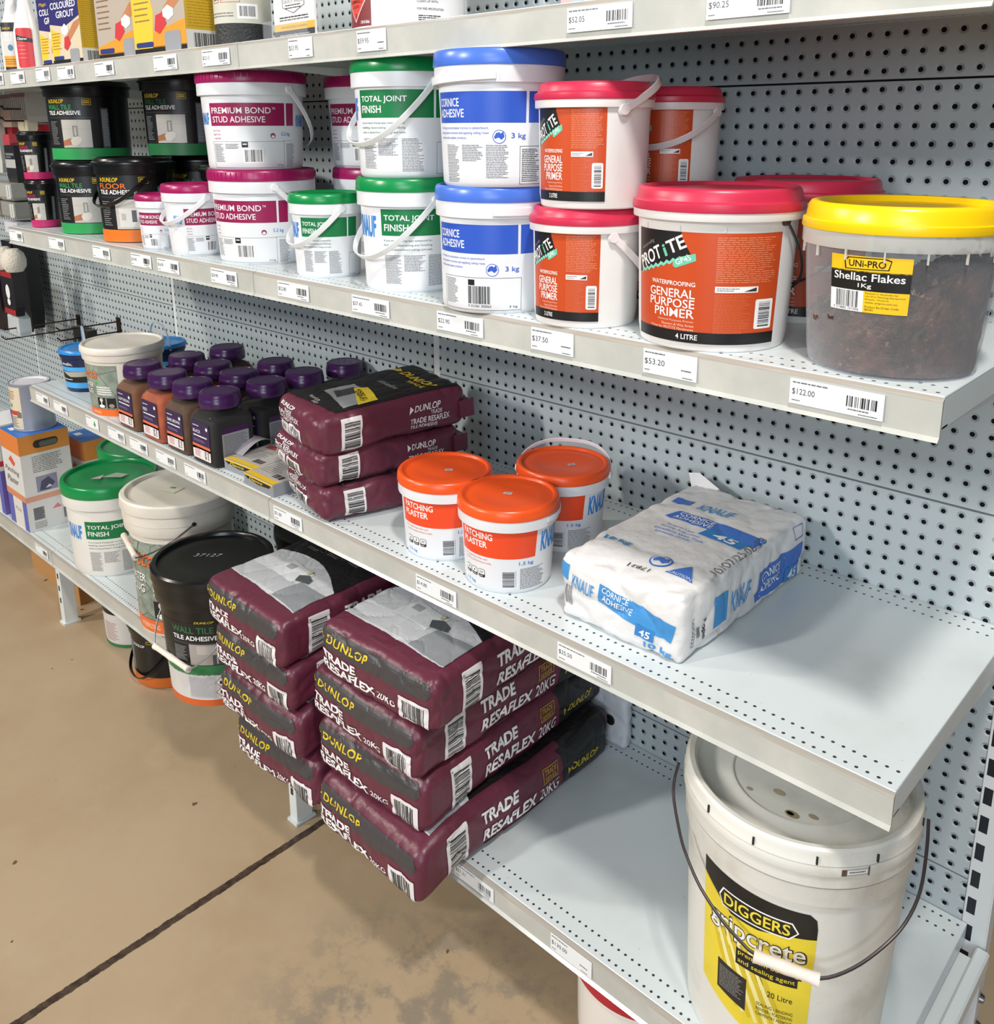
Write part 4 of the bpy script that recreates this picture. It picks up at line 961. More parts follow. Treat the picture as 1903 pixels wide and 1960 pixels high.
# small sacks
def art_small_front(w, t, v):
    d = Decal(); W, T = w*1000, t*1000
    d.text('DUNLOP', 26, T*.84, W*.34, T*.12, PW, 1, .04, .15); d.text('TRADE', 52, T*.73, W*.16, T*.08, PW, 1, .03)
    d.text('TRADE RESAFLEX', 10, T*.60, W*.56, T*.12, PW, 1, .03); d.text('TILE ADHESIVE', 12, T*.50, W*.34, T*.08, PW, 1, .0); d.text('5kg', 10, T*.33, 12, T*.12, PW, 1, .02)
    d.rrect(26, T*.10, 38, T*.36, 3, K('d6d2d2')); d.text('25K03V', 34, T*.26, 22, T*.13, K('4c4a4c'), 1, .0)
    d.rrect(70, T*.06, 58, T*.42, 3, K('e9e4e4')); d.bars(76, T*.10, 46, T*.33, INK, seed=v, l=1, n=20)
    y0 = T+12; L = 296
    d.poly([(18, y0+6), (W*.95, y0+26), (W*.97, T+L), (16, T+L)], BLKP)
    d.poly([(60, y0+60), (W*.9, y0+46), (W*.9, y0+110), (70, y0+120)], K('8f9296'), 1); d.poly([(80, y0+70), (120, y0+60), (128, y0+100), (90, y0+108)], K('3a3c40'), 2)
    d.poly([(W*.50, y0+104), (W*.92, y0+72), (W*.92, y0+112), (W*.56, y0+128)], K('e0c434'), 3); d.text('BONDED BY', W*.56, y0+104, 60, 7, INK, 4, .02, rot=-12); d.text('ADHESIVELY', W*.58, y0+96, 60, 7, INK, 4, .02, rot=-12)
    for i in range(2): d.text(('TILE UP TO 7M', 'GREY')[i], 70+30*i, y0+26-8*i, (40, 22)[i], 6, K('d0d0d0'), 2)
    d.text('Resaflex', W*.45, y0+160, 70, 14, K('9a9a9a'), 2, .0, .3)
    d.text('DUNLOP', W*.32, y0+222, W*.60, 20, YELP, 2, .05, .15); d.poly([(W*.14, y0+222), (W*.28, y0+234), (W*.14, y0+246)], YELP, 2); d.text('TRADE', W*.6, y0+206, W*.3, 9, YELP, 2, .03)
    return d
def art_small_side(l, t):
    d = Decal(); L, T = l*1000, t*1000
    d.rrect(42, T*.08, 40, T*.78, 2, K('e9e4e4')); d.bars(48, T*.14, 30, T*.62, INK, seed=7, l=1, horiz=True, n=18)
    d.text('DUNLOP', 190, T*.58, 56, T*.17, PW, 1, .03, .1); d.poly([(180, T*.55), (188, T*.66), (180, T*.76)], PW, 1); d.text('TRADE', 226, T*.46, 24, T*.09, PW, 1); d.text('TRADE RESAFLEX', 182, T*.30, 84, T*.13, PW, 1, .02, .1); d.text('TILE ADHESIVE', 182, T*.18, 56, T*.09, PW, 1, 0, .1)
    return d
TS = (.070, .070, .080); zz = S3+.001
for k in range(3):
    yaw = (-.27, -.20, -.24)[k]; dx = (.004, -.014, 0)[k]; dy = (.002, -.006, 0)[k]
    r = thing('small_adhesive_sack', (.128+dx, -.288+dy, zz), 'small maroon sack, '+('bottom', 'middle', 'top')[k]+' of the stack of three beside the flat boxes', 'sack', 'small maroon sacks', yaw)
    s = Sack(.200, .305, TS[k], 51+k, amp=.003, bulge=.007, crease=.004, r=.020)
    s.mesh('sack_body', [MAR], r, .005)
    art_small_front(.200, TS[k], 20+k).build('end_and_top_print', r, s.front_top(), step=5, stepv=5, base=.9, inc=.4)
    art_small_side(.305, TS[k]).build('side_print', r, s.right(), step=5, stepv=5, base=.9, inc=.4)
    o = MB(); o.prism([(-.092, .030), (.094, .028), (.098, .040), (.094, .044), (-.092, .046)], 1, .148, .168)
    o.prism([(.090, .010), (.106, .016), (.104, .050), (.092, .046)], 1, .135, .166); o.build('crimped_end', MAR, r, smooth=False)
    if k == 2: r.rotation_euler = (.05, 0, yaw)
    zz += TS[k]-.003
# white paper sack
PAP = col('e4e2e2', .6, bump=.8, bscale=30, var=.07); pb = K('3f8fce', .5); pb2 = K('4273c8', .5)
r = thing('paper_sack', (.798, -.222, S3+.0015), 'white paper sack with blue cornice adhesive print on the third shelf', 'sack', None, .0)
w_, l_, t_ = .210, .370, .100
s = Sack(w_, l_, t_, 77, amp=.0018, bulge=.0035, crease=.0045, r=.012, bend=(-.10, .5))
s.mesh('sack_body', [PAP], r, .005)
d = Decal(); W, T, L = 212, 98, 372
# end face
d.poly([(2, 70), (18, 64), (20, 88), (4, 92)], pb); d.text('KNAUF', 24, 56, 40, 22, pb, 1, .02, .1, rot=-6); d.bars(8, 26, 18, 30, GREYINK, seed=4, n=9)
d.poly([(72, 52), (192, 30), (200, 58), (76, 82)], pb, 0); d.text('CORNICE', 80, 70, 44, 9, PW, 1, .02, rot=-8); d.text('ADHESIVE', 80, 58, 50, 9, PW, 1, .02, rot=-8)
d.poly([(136, 26), (166, 22), (168, 40), (139, 44)], K('2f7fc4', .5), 1); d.text('45', 143, 28, 18, 11, PW, 2, .04, .1, rot=-6); d.text('10 kg', 150, 9, 44, 12, pb, 1, .05, rot=-4)
# top face
B = T
d.text('10 kg', 20, B+76, 46, 16, pb, 1, .05, rot=4)
for i, (s_, x) in enumerate((('Smooth Finish', 62), ('Excellent Wet Tack', 56), ('Strong Adhesion', 60), ('Easy to Use', 66))): d.text(s_, x, B+150+i*10, (60, 84, 66, 46)[i], 7, pb2, 1)
d.poly([(46, B+208), (196, B+208), (206, B+240), (56, B+240)], pb2); d.text('CORNICE', 62, B+225, 60, 11, PW, 1, .02); d.text('ADHESIVE', 58, B+211, 66, 11, PW, 1, .02)
d.poly([(118, B+184), (186, B+184), (192, B+212), (124, B+212)], K('2f7fc4', .5), 1); d.text('45', 138, B+188, 38, 18, PW, 2, .05, .1)
d.rect(22, B+268, 32, 22, pb2); d.text('KNAUF', 70, B+262, 60, 26, pb, 1, .02, .1)
d.ell(128, B+70, 17, 17, pb2); d.ell(128, B+70, 14.5, 14.5, PAP, 1); d.poly([(116, B+70), (120, B+78), (127, B+80), (131, B+76), (136, B+82), (141, B+70), (134, B+62), (126, B+68), (118, B+64)], pb2, 2)
d.poly([(148, B+48), (192, B+48), (170, B+84)], pb2); d.text('CAUTION', 152, B+49, 36, 6, PAP, 1, .01)
d.text('17831', 130, B+42, 34, 9, INK, 1, .0, 0, rot=180)
d.build('front_and_top_print', r, s.front_top(), step=5, stepv=5, base=.9, inc=.6)
d = Decal()
d.text('Pope', 52, 14, 30, 13, INK, 1, .05, 0, rot=90) if False else None
d.text('USG0223', 22, 62, 42, 7, K('44464a', .5), 1, 0, 0, rot=-90); d.text('Pope', 46, 52, 30, 11, INK, 1, .05, 0, rot=-90); d.lines(34, 20, 8, 34, 1, GREYINK, 1)
d.rect(76, 26, 34, 46, pb); d.text('KNAUF', 122, 30, 56, 34, pb, 1, .02, .1)
d.poly([(198, 14), (344, 14), (350, 62), (206, 62)], pb2); d.text('CORNICE', 212, 44, 60, 13, PW, 1, .02, .1); d.text('ADHESIVE', 208, 26, 66, 13, PW, 1, .02, .1); d.poly([(290, 8), (338, 8), (342, 34), (296, 34)], K('2f7fc4', .5), 1); d.text('45', 302, 12, 28, 17, PW, 2, .04, .1)
d.text('10/07/25 06:53', 92, 104, 150, 15, K('5b5e66', .5), 1, -.012)
for i in range(4): d.frame(322, 72+0*i, 26, 22, 1.2, pb2)
d.build('side_print', r, s.right(), step=5, stepv=5, base=.9, inc=.6)
o = MB(); o.add([(-.075, .165, .085), (-.105, .178, .088), (-.118, .188, .112), (-.096, .186, .118), (-.052, .178, .102)], [[0, 1, 2, 3, 4]])
o.add([(-.075, .168, .081), (-.105, .182, .084), (-.120, .192, .109), (-.098, .190, .115), (-.052, .182, .099)], [[4, 3, 2, 1, 0]])
o.build('folded_corner', PAP, r, smooth=False)
# torn paper bags behind the right stack
r = thing('torn_paper_bag', (.505, -.0225, S4+.002), 'crumpled white paper bag squeezed behind the right sack stack', 'bag')
s = Sack(.13, .030, .235, 91, amp=.004, bulge=.002, crease=.004, r=.010); s.mesh('crumpled_paper', [col('c8cad0', .6, bump=.6, bscale=40)], r, .005)
o = MB(); o.lathe([(.0005, .0), (.010, .0), (.011, .003), (.006, .004), (.0005, .004)], 16); q = o.build('black_button', INK, r, loc=(.030, -.0165, .06)); q.rotation_euler = (PI/2, 0, 0)
# ------------------------------------------------------------------ big pails on the bottom shelf and floor
t, R = tub('joint_compound_pail', (-1.01, -.337, S4), .1134, .1304, .2664, K('e6e4df', .35, var=.05), GRN, 'large white pail with green lid and torn sticker, front of the bottom shelf', 'pail', 'green lidded pails')
scaled(label_tj(150), 1.22, 1.28, 0, 0).build('label', t, cylmap(R, -62), step=4, base=.25, inc=.1)
d = Decal(); d.poly([(-10, -14), (46, -6), (52, 20), (12, 26)], K('a9b3a4')); d.poly([(-34, -30), (-6, -26), (-14, 6)], K('c2bcae'))
d.build('torn_sticker', t, planemap((.01, -.01, .2625), (math.cos(.6), math.sin(.6), 0), (-math.sin(.6), math.cos(.6), 0)), step=None)
t, R = tub('joint_compound_pail', (-1.20, -.148, S4), .1134, .1304, .2664, K('e6e4df', .35, var=.05), GRN, 'large white pail with green lid, behind at the panel', 'pail', 'green lidded pails')
# black 15 l pail
t, R = tub('tile_adhesive_pail', (-.252, -.447, S4), .108, .1315, .306, BK, BK, 'large black pail with chalk number on lid, beside the left sack stack', 'pail', 'large black pails', 'BIG')
d = Decal(); d.rect(-80, 2, 440, 16, K('d8622a')); d.rect(-80, 18, 440, 62, K('d7d4d2', .4), 0); d.rect(-80, 78, 440, 24, K('2c7a48', .4), 0); d.rect(-30, 102, 240, 102, bkl, 0)
d.text('WALL TILE', 6, 180, 92, 15, K('2a6e42'), 1, .03); d.text('TILE ADHESIVE', 6, 163, 100, 11, PW, 1, .04); d.rect(6, 156, 130, .7, GREYINK, 1); d.text('DUNLOP', 60, 204, 40, 5, dyel, 1, .02, .3)
d.lines(6, 112, 32, 36, 9, K('8e9092'), 1, seed=3); d.rect(44, 104, 74, 50, K('aaa29c'), 1); d.rect(60, 130, 46, 20, K('bdb7b0'), 2); d.rect(92, 104, 24, 24, K('4c4f52'), 3); d.rect(100, 106, 3, 20, K('b9b9b9'), 4)
d.rect(34, 22, 60, 54, K('bfbfc2', .4), 1); d.lines(36, 26, 56, 46, 16, K('a2a2a6'), 2, seed=14)
for yy in (60, 36): d.poly([(104, yy-12), (116, yy), (104, yy+12), (92, yy)], K('a0483c'), 2); d.poly([(104, yy-10), (114, yy), (104, yy+10), (94, yy)], PW, 3); d.poly([(101, yy-4), (107, yy-4), (106, yy+3), (102, yy+4)], INK, 4)
d.build('label', t, cylmap(R, -84), step=4, base=.25, inc=.1)
wire(t, .1305, .248, 2, -50, m=K('a7adb3', .3, metal=.7), reach=1.5, rad=.0018, grip=.0075)
d = Decal(); d.text('37127', -45, 5, 62, 14, K('b9bcc0'), 1, -.03, .2); d.build('chalk_number', t, planemap((.0, .0, .2985), (math.cos(.72), math.sin(.72), 0), (-math.sin(.72), math.cos(.72), 0)), step=None)
t, R = tub('tile_adhesive_pail', (-.205, -.165, S4), .108, .1315, .306, BK, BK, 'large black pail in the dark behind the left sack stack', 'pail', 'large black pails', 'BIG')
# floor pails
t, R = tub('tile_adhesive_pail', (-.985, -.315, 0), .085, .098, .165, K('d5d2ce', .35), BK, 'white pail with black lid and green base on the floor', 'pail', None, 'DU')
d = Decal(); d.rect(-90, 2, 500, 10, K('2c7a48')); d.rect(-90, 105, 500, 25, BK); d.lines(10, 20, 50, 60, 12, K('b98a86'), 1, seed=3); d.build('label', t, cylmap(R, -100), step=5); strap(t, .096, .13, -170, -50, BK, reach=1.05)
t, R = tub('tile_adhesive_pail', (-.735, -.335, 0), .096, .108, .182, BK, BK, 'black pail with orange base on the floor under the shelf', 'pail', None, 'DU')
d = Decal(); d.rect(-120, 2, 500, 30, K('cf6a26')); d.rect(-30, 40, 40, 90, K('5e6166')); d.frame(62, 132, 16, 8, 1, dyel, 1); d.lines(-26, 46, 30, 80, 14, K('9a9da0'), 1, seed=4); d.text('DUNLOP', 10, 118, 46, 8, PW, 1, .02, .3)
d.build('label', t, cylmap(R, -100), step=5); strap(t, .106, .15, -10, -50, BK, reach=1.04)
t, R = tub('paint_pail', (.818, -.318, 0), .108, .122, .178, K('efe9e3', .35), K('b3202f', .35), 'white pail with dark red lid on the floor beneath the bottom shelf', 'pail', None, 'PR')
# cardboard cartons under the shelf
o = MB(); o.box(-.19, .19, -.12, .12, 0, .185, b=.001); d_ = o.build('carton', K('b98a54', .7), loc=(-1.46, -.245, 0), smooth=False); tag(d_, 'brown cardboard carton on the floor behind the base leg', 'carton')
o = MB(); o.box(-.06, .06, -.1, .1, 0, .15, b=.001); d_ = o.build('carton', K('b4824f', .7), loc=(-1.135, -.19, 0), smooth=False); tag(d_, 'narrow brown cardboard carton on the floor behind the white pail', 'carton')
# the 20 litre gripcrete pail
def make_old():
    m, nt, b = nodes_mat('worn_white_plastic'); v, x, y, z = objxyz(nt)
    n1 = noise_n(nt, v, 7, 7, .65); n2 = noise_n(nt, v, 30, 5, .7)
    c = mix(nt, smooth01(nt, n1, .46, .75), lin('e4e3dc'), lin('cbc5b8')); c = mix(nt, mth(nt, 'MULTIPLY', smooth01(nt, n2, .66, .8), .35), c, lin('8f8372'))
    nt.links.new(c, b.inputs['Base Color']); b.inputs['Roughness'].default_value = .36; return m
OLD = make_old(); cx, cy = 1.04, -.316; H = .385
t = thing('coating_pail', (cx, cy, S4), 'big worn white pail with yellow and black label and wire handle', 'pail')
Rp = lambda v: .131+.0125*min(max(v/.30, 0), 1)
o = MB(); o.lathe([(.0005, .004), (.122, .004), (.125, 0), (.129, 0), (.131, .002)]+[(Rp(.3*k/8), .3*k/8) for k in range(1, 9)]+[(.1445, .3005), (.1475, .301), (.1480, .303), (.1485, .330), (.1488, .331), (.1500, .332), (.1505, .352), (.1505, .356), (.140, .357)], 128); o.build('body', OLD, t)
o = MB(); o.lathe([(.1508, .350), (.1525, .3495), (.1530, .351), (.1528, .366), (.1515, .368), (.1515, .378), (.150, .383), (.1465, .3855), (.140, .3845), (.1365, .381), (.1345, .368), (.130, .3655), (.095, .3655), (.092, .3675), (.088, .3675), (.086, .3655), (.0005, .3658)], 128)
for a in (-86, -58, -112, -30, 8, 60, 120): M = Matrix.Rotation(math.radians(a), 4, 'Z'); o.box(.1500, .1534, -.0012, .0012, .3665, .377, 1, M=M)
o.build('lid', [OLD, INK], t)
d = Decal(); d.poly([(-62, -2), (-34, -8), (-32, 10), (-60, 16)], K('87827a')); [d.ell(x, y, a, b, K(c)) for x, y, a, b, c in ((-8, -46, 8, 5, 'b4a88c'), (22, -72, 9, 6, '9a8a68'), (20, -72, 5, 3, '94876c'), (44, -58, 6, 4, 'a59a80'), (-40, -66, 4, 3, 'a89c82'))]
d.build('lid_stains', t, planemap((0, 0, .3662), (1, 0, 0), (0, 1, 0)), step=None)
o = MB(); o.lathe([(.1532, .3650), (.15335, .3652), (.1532, .3654)], 96); o.lathe([(.1506, .3480), (.1508, .3484), (.1506, .3488)], 96); o.lathe([(.1486, .3290), (.1488, .3294), (.1486, .3298)], 96); o.build('grooves', K('8d8677'), t)
d = Decal(); d.rect(0, 353, 34, 9, K('b8aea6')); d.rect(0, 353, 6, 9, K('5c4a42'), 1); d.rect(33, 351, 2, 13, K('5c4a42'), 1); d.rect(7, 355, 25, 6, PW, 1); d.lines(9, 356, 21, 4, 1, GREYINK, 2)
d.build('tear_strip', t, cylmap(lambda v: .1532, -47), step=4)
YL = K('ecd63a', .35, var=.12)
d = Decal(); w = 146
d.poly([(0, 98), (60, 70), (w, 52), (w, 262), (w-4, 272), (30, 290), (0, 290)], YL)
for i in range(9): d.poly([(10+i*8, 220-i*4), (18+i*8, 224-i*4), (60+i*9, 96-i*3), (56+i*9, 94-i*3)], K('f4ea9c' if i % 2 else 'd8be2c'), 1)
d.poly([(0, 292), (w-10, 284), (w-2, 276), (w, 262), (w, 246), (110, 244), (80, 236), (44, 236), (18, 256), (0, 268)], K('161616'), 2)
d.poly([(26, 254), (32, 240), (116, 240), (126, 252), (118, 266), (32, 268)], K('ffffff'), 3); d.poly([(28, 254), (33, 242), (115, 242), (124, 252), (117, 264), (33, 266)], K('161616'), 4)
d.text('DIGGERS', 34, 245, 82, 17, K('f0dc46'), 5, .03)
d.text('gripcrete', 12, 196, 126, 36, K('161616'), 3, .07); d.text('gripcrete', 14, 198, 122, 32, PW, 4, .02)
d.poly([(54, 178), (134, 178), (134, 191), (54, 191)], K('161616'), 3); d.poly([(54, 165), (130, 165), (130, 179), (54, 179)], K('161616'), 3)
for i, s_ in enumerate(('premium bonding', 'and sealing agent')): d.text(s_, 57, 180.5-i*12.5, (74, 70)[i], 9, K('f0dc46'), 5, .0)
d.text('20 Litre', 96, 138, 30, 9, INK, 3, .01)
d.poly([(28, 104), (70, 96), (70, 148), (28, 152)], K('222222'), 3); d.lines(31, 108, 36, 36, 12, K('8c8c8c'), 4, seed=6)
for i, s_ in enumerate(('SEALING / BINDING', 'RENDER / PLASTERING', 'CARPENTRY ADHESIVE')): d.text(s_, 84, 118-i*8, 44, 5, INK, 3, .0)
d.build('label', t, cylmap(Rp, -116), step=4, base=.3, inc=.1)
# bail: side lugs at +-, hanging low in front
KP = [(-.1312, -.093, .372), (-.1305, -.105, .335), (-.1012, -.1316, .300), (-.0791, -.1470, .285), (-.0515, -.1590, .266), (-.0149, -.1665, .246), (.0157, -.168, .2330), (.0309, -.1670, .2290), (.0682, -.1560, .2240), (.1016, -.1380, .2215), (.1287, -.1110, .2350), (.1501, -.0768, .2560), (.1623, -.0433, .2750), (.1654, -.010, .300), (.160, .016, .340), (.154, .030, .372)]
P = []
for k in range(len(KP)-1):
    p0, p1, p2, p3 = (Vector(KP[max(k-1, 0)]), Vector(KP[k]), Vector(KP[k+1]), Vector(KP[min(k+2, len(KP)-1)]))
    for q in range(4):
        u_ = q/4; P.append(.5*((2*p1)+(p2-p0)*u_+(2*p0-5*p1+4*p2-p3)*u_*u_+(3*p1-p0-3*p2+p3)*u_**3))
P.append(Vector(KP[-1]))
GI = [Vector(KP[7])+(Vector(KP[9])-Vector(KP[7]))*q/10+Vector((0, -.003, 0)) for q in range(11)]
o = MB(); o.tube(P, .0021, 8, up=(0, 0, 1)); hd = o.build('handle', K('3b3335', .35, metal=.3), t)
o = MB(); o.tube(GI, [.0085, .0075, .0072, .0072, .0076, .0082, .0076, .0072, .0072, .0075, .0085], 14, up=(0, 0, 1)); o.build('grip', K('efe2d6', .45), hd)
# ------------------------------------------------------------------ bottom shelf left: boxes, tin, bags
def carton(x, y, z, w, l, h, lb, rz=0, name='printed_box', faces=None, mats=None, group=None):
    t = thing(name, (x, y, z), lb, 'box', group, rz)
    o = MB(); o.box(-w/2, w/2, -l/2, l/2, 0, h, b=.001); o.build('carton', mats, t, smooth=False)
    W, L, H = w*1000, l*1000, h*1000
    for f, art in (faces or {}).items():
        d = Decal(); art(d, W if f != 'right' else L, H if f != 'top' else L)
        mp = {'front': planemap((-w/2, -l/2, 0), (1, 0, 0), (0, 0, 1)), 'right': planemap((w/2, -l/2, 0), (0, 1, 0), (0, 0, 1)), 'top': planemap((-w/2, -l/2, h), (1, 0, 0), (0, 1, 0))}[f]
        d.build(f+'_print', t, mp, step=None, base=.2, inc=.12)
    return t
BXW = K('d9d8d6', .45)
def f1(d, W, H): d.rect(0, H*.72, W, H*.28, K('e0803c')); d.rect(0, 0, W, H*.1, K('d98a60')); d.poly([(W*.35, H*.58), (W*.5, H*.66), (W*.7, H*.56), (W*.6, H*.5)], K('e0523c'), 1); d.text('Patching', W*.1, H*.36, W*.75, H*.10, K('6a6460'), 1, .03, .2); d.text('Plaster', W*.15, H*.22, W*.6, H*.10, K('6a6460'), 1, .03, .2)
def f1r(d, L, H):
    d.rect(0, H*.72, L, H*.28, K('d58a3e')); d.rect(0, 0, L, H*.08, K('d79c86')); d.rrect(L*.28, H*.79, L*.5, H*.12, H*.055, K('2c2824'), 1); d.rrect(L*.4, H*.80, L*.36, H*.08, H*.03, K('5e6458'), 2)
    d.lines(L*.22, H*.42, L*.6, H*.26, 10, GREYINK, 1, seed=4); d.rect(L*.25, H*.12, L*.42, H*.24, K('8f8ca8'), 1); d.poly([(L*.3, H*.14), (L*.5, H*.13), (L*.62, H*.22), (L*.5, H*.33), (L*.35, H*.28)], K('4a4c66'), 2); d.poly([(L*.42, H*.16), (L*.56, H*.17), (L*.5, H*.21)], K('d8d8e0'), 3)
def f1t(d, W, L): d.rect(0, 0, W, L, K('3a78cc')); d.rect(W*.2, L*.1, W*.2, L*.1, PW, 1); d.rect(W*.1, L*.45, W*.2, L*.14, K('49b3c9'), 1); d.poly([(W*.6, L*.5), (W*.9, L*.62), (W*.7, L*.8)], K('b65a5e'), 1)
def f0(d, W, H): d.rect(0, 0, W, H, K('5c62b4')); d.rect(W*.28, 0, W*.5, H, K('dfddd8'), 1); d.text('Multi', W*.36, H*.55, W*.34, H*.14, K('8d8a84'), 2, .0, .2)
def f0r(d, L, H): d.rect(L*.12, H*.35, L*.22, H*.42, K('8b8b90')); d.lines(L*.13, H*.37, L*.2, H*.38, 7, K('4c4c54'), 1, seed=5, fill=.6); d.poly([(L*.5, H*.6), (L*.62, H*.75), (L*.7, H*.6)], K('d9788a')); d.bars(L*.72, H*.2, L*.24, H*.34, INK, seed=6); d.lines(L*.12, H*.06, L*.26, H*.24, 5, GREYINK, seed=7)
carton(-1.455, -.372, S4, .150, .148, .098, 'low white and purple box under the orange topped box', faces={'front': f0, 'right': f0r}, mats=BXW, group='boxes on the bottom shelf')
carton(-1.455, -.372, S4+.098, .152, .150, .212, 'white box with orange top band and hand hole, blue lid', faces={'front': f1, 'right': f1r, 'top': f1t}, mats=BXW, group='boxes on the bottom shelf')
carton(-1.49, -.140, S4, .140, .215, .235, 'orange and white box with blue top behind the stacked pair', .05, faces={'front': f1, 'right': f1r, 'top': f1t}, mats=BXW, group='boxes on the bottom shelf')
def f2(d, W, H): d.rect(0, H*.55, W, H*.06, K('c4303a')); d.rect(0, 0, W*.4, H*.5, K('6c5aa8')); d.rect(W*.8, 0, W*.2, H, K('5c62b4'))
def f2t(d, W, L): d.rect(0, 0, W, L, K('5a4cb8')); d.poly([(0, L*.3), (W, L*.1), (W, L*.3), (0, L*.55)], PW, 1); d.poly([(0, L*.6), (W*.8, L*.5), (W*.5, L*.9)], K('39a6a0'), 1)
carton(-1.66, -.350, S4, .160, .19, .300, 'purple topped white box at the left frame edge', faces={'front': f2, 'top': f2t, 'right': f2}, mats=BXW, group='boxes on the bottom shelf')
t = thing('paint_tin', (-1.462, -.362, S4+.3105), 'grey and cream paint tin standing on the orange topped box', 'tin')
o = MB(); o.lathe([(.0005, .002), (.058, .002), (.060, 0), (.061, .002), (.0595, .006), (.0595, .142), (.061, .145), (.0605, .149), (.057, .1495), (.055, .144)], 64); o.build('body', K('8e94a4', .35, metal=.1), t)
o = MB(); o.lathe([(.0570, .144), (.056, .148), (.048, .148), (.046, .145), (.0005, .145)], 48); o.build('lid', K('e2e0e8', .25), t)
d = Decal(); d.rect(-20, 7, 84, 134, K('d9cdb4')); d.rect(10, 52, 46, 14, K('c0463c'), 1); d.ell(22, 82, 8, 6, K('5aa05a'), 1); d.lines(0, 12, 50, 36, 9, K('7c766c'), 1, seed=3, fill=.6); d.lines(6, 100, 40, 30, 5, K('9c6a50'), 1, seed=4); d.rect(46, 44, 16, 18, K('77716a'), 2)
d.build('label', t, cylmap(lambda v: .0596, -112), step=3)
# ------------------------------------------------------------------ top shelf goods
Z1 = S1+.0005
def bottle(x, y, lb, red):
    t = thing('spray_bottle', (x, y, Z1), lb, 'bottle', 'cleaner bottles on the top shelf')
    o = MB(); o.lathe([(.0005, .002), (.040, .002), (.043, 0), (.045, .004), (.045, .09), (.043, .12), (.034, .16), (.024, .19), (.018, .215), (.014, .235), (.014, .255), (.0005, .256)], 48, sy=.62); o.build('body', K('efecea', .3), t)
    o = MB(); o.box(-.016, .016, -.016, .03, .255, .285, b=.004); o.box(-.01, .01, -.07, -.016, .265, .285, b=.004); o.build('trigger_head', K('e8e6e4', .3), t)
    d = Decal()
    if red: d.rrect(-30, 8, 56, 120, 8, K('cc3038')); d.poly([(-30, 108), (26, 96), (26, 84), (-30, 90)], INK, 1); d.text('Cleaner', -24, 92, 34, 8, PW, 2, .02); [d.rect(-24, 74-i*12, 26, 1.4, K('e89a9c'), 1) for i in range(4)]
    else: d.rect(-34, 6, 68, 150, K('cfccc8')); d.rect(-34, 18, 68, 34, K('e79b2e'), 1); d.rect(-34, 6, 68, 12, INK, 1); d.rect(-34, 128, 68, 28, INK, 1); d.text('DUNLOP', -28, 134, 30, 7, dyel, 2, .03, .2); d.text('TILE &', -26, 112, 34, 11, PW, 2, .04); d.text('GROUT', -26, 98, 34, 11, PW, 2, .04); d.ell(-4, 78, 9, 10, K('4a7896'), 2); d.lines(-28, 24, 50, 20, 3, K('7a5420'), 2)
    mp = cylmap(lambda v: .045, -90)
    def mm(u, v, off):
        p = mp(u, v, off); return (p[0], p[1]*.62-off*.4, p[2])
    d.build('label', t, mm, step=3, base=.5); t.scale = (.8, .8, .8); t.rotation_euler = (0, 0, .75); return t
bottle(-1.20, -.375, 'white bottle with grey and orange label at the top left edge', False)
bottle(-1.085, -.385, 'white spray bottle with red label, top shelf', True)
gy = K('e8c63c'); gy2 = K('c9a227')
def grout_front(kind):
    def f(d, W, H):
        d.rect(0, 0, W, H, K('d8c9ae' if kind == 0 else 'b7aa9c')); d.rect(0, 0, W, H*.07, INK, 1)
        if kind == 0:
            d.poly([(0, H*.55), (0, H), (W, H), (W, H*.62), (W*.5, H*.50)], K('2c2a6c'), 1); d.text('Magic', W*.1, H*.86, W*.3, H*.06, dyel, 2, .0, .2); d.text('COLOURED', W*.08, H*.74, W*.84, H*.09, PW, 2, .03); d.text('GROUT', W*.25, H*.62, W*.6, H*.09, PW, 2, .03)
            d.poly([(0, H*.5), (0, H*.06), (W*.2, H*.06), (W*.35, H*.4)], gy, 1); d.lines(W*.04, H*.2, W*.3, H*.24, 6, K('b5652c'), 2, seed=3, fill=.3)
        else:
            d.poly([(0, H*.70), (0, H), (W, H), (W, H*.88)], INK, 1); d.poly([(0, H*.06), (W, H*.06), (W, H*.30), (0, H*.14)], K('e79a32'), 1)
            if kind == 2: d.poly([(0, H*.06), (W*.36, H*.06), (W*.42, H*.4), (W*.2, H), (0, H)], gy, 2)
            d.lines(W*.05, H*.3, W*.3, H*.34, 6, K('8a6a4c'), 3, seed=4, fill=.25)
        d.poly([(W*.42, H*.22), (W*.52, H*.18), (W*.66, H*.27), (W*.60, H*.38), (W*.46, H*.36)], K('cf3a40'), 4); d.poly([(W*.5, H*.34), (W*.62, H*.30), (W*.98, H*.50), (W, H*.58), (W*.8, H*.54)], K('c08058'), 3)
        d.poly([(W*.60, H*.40), (W*.70, H*.44), (W*.80, H*.40), (W*.80, H*.34), (W*.70, H*.30), (W*.60, H*.34)], K('e6eaf0'), 5) if kind else d.poly([(W*.38, H*.48), (W*.5, H*.54), (W*.62, H*.48), (W*.60, H*.42), (W*.5, H*.38), (W*.40, H*.42)], K('dfe6ee'), 5)
        d.rrect(W*.60, H*.0, W*.30, H*.20, W*.04, K('9a9aa0'), 5); d.rrect(W*.04, H*.07, W*.34, H*.05, H*.02, K('2c3a7c'), 5)
    return f
def grout_side(d, L, H): d.rect(0, H*.2, L, H*.8, gy2); d.rect(0, 0, L, H*.2, K('d8d6d2')); d.bars(L*.15, H*.04, L*.7, H*.13, INK, seed=8); d.lines(L*.05, H*.22, L*.9, H*.7, 26, K('9c7c1e'), 1, seed=9, fill=.25, ragged=.1)
G = 'grout boxes on the top shelf'
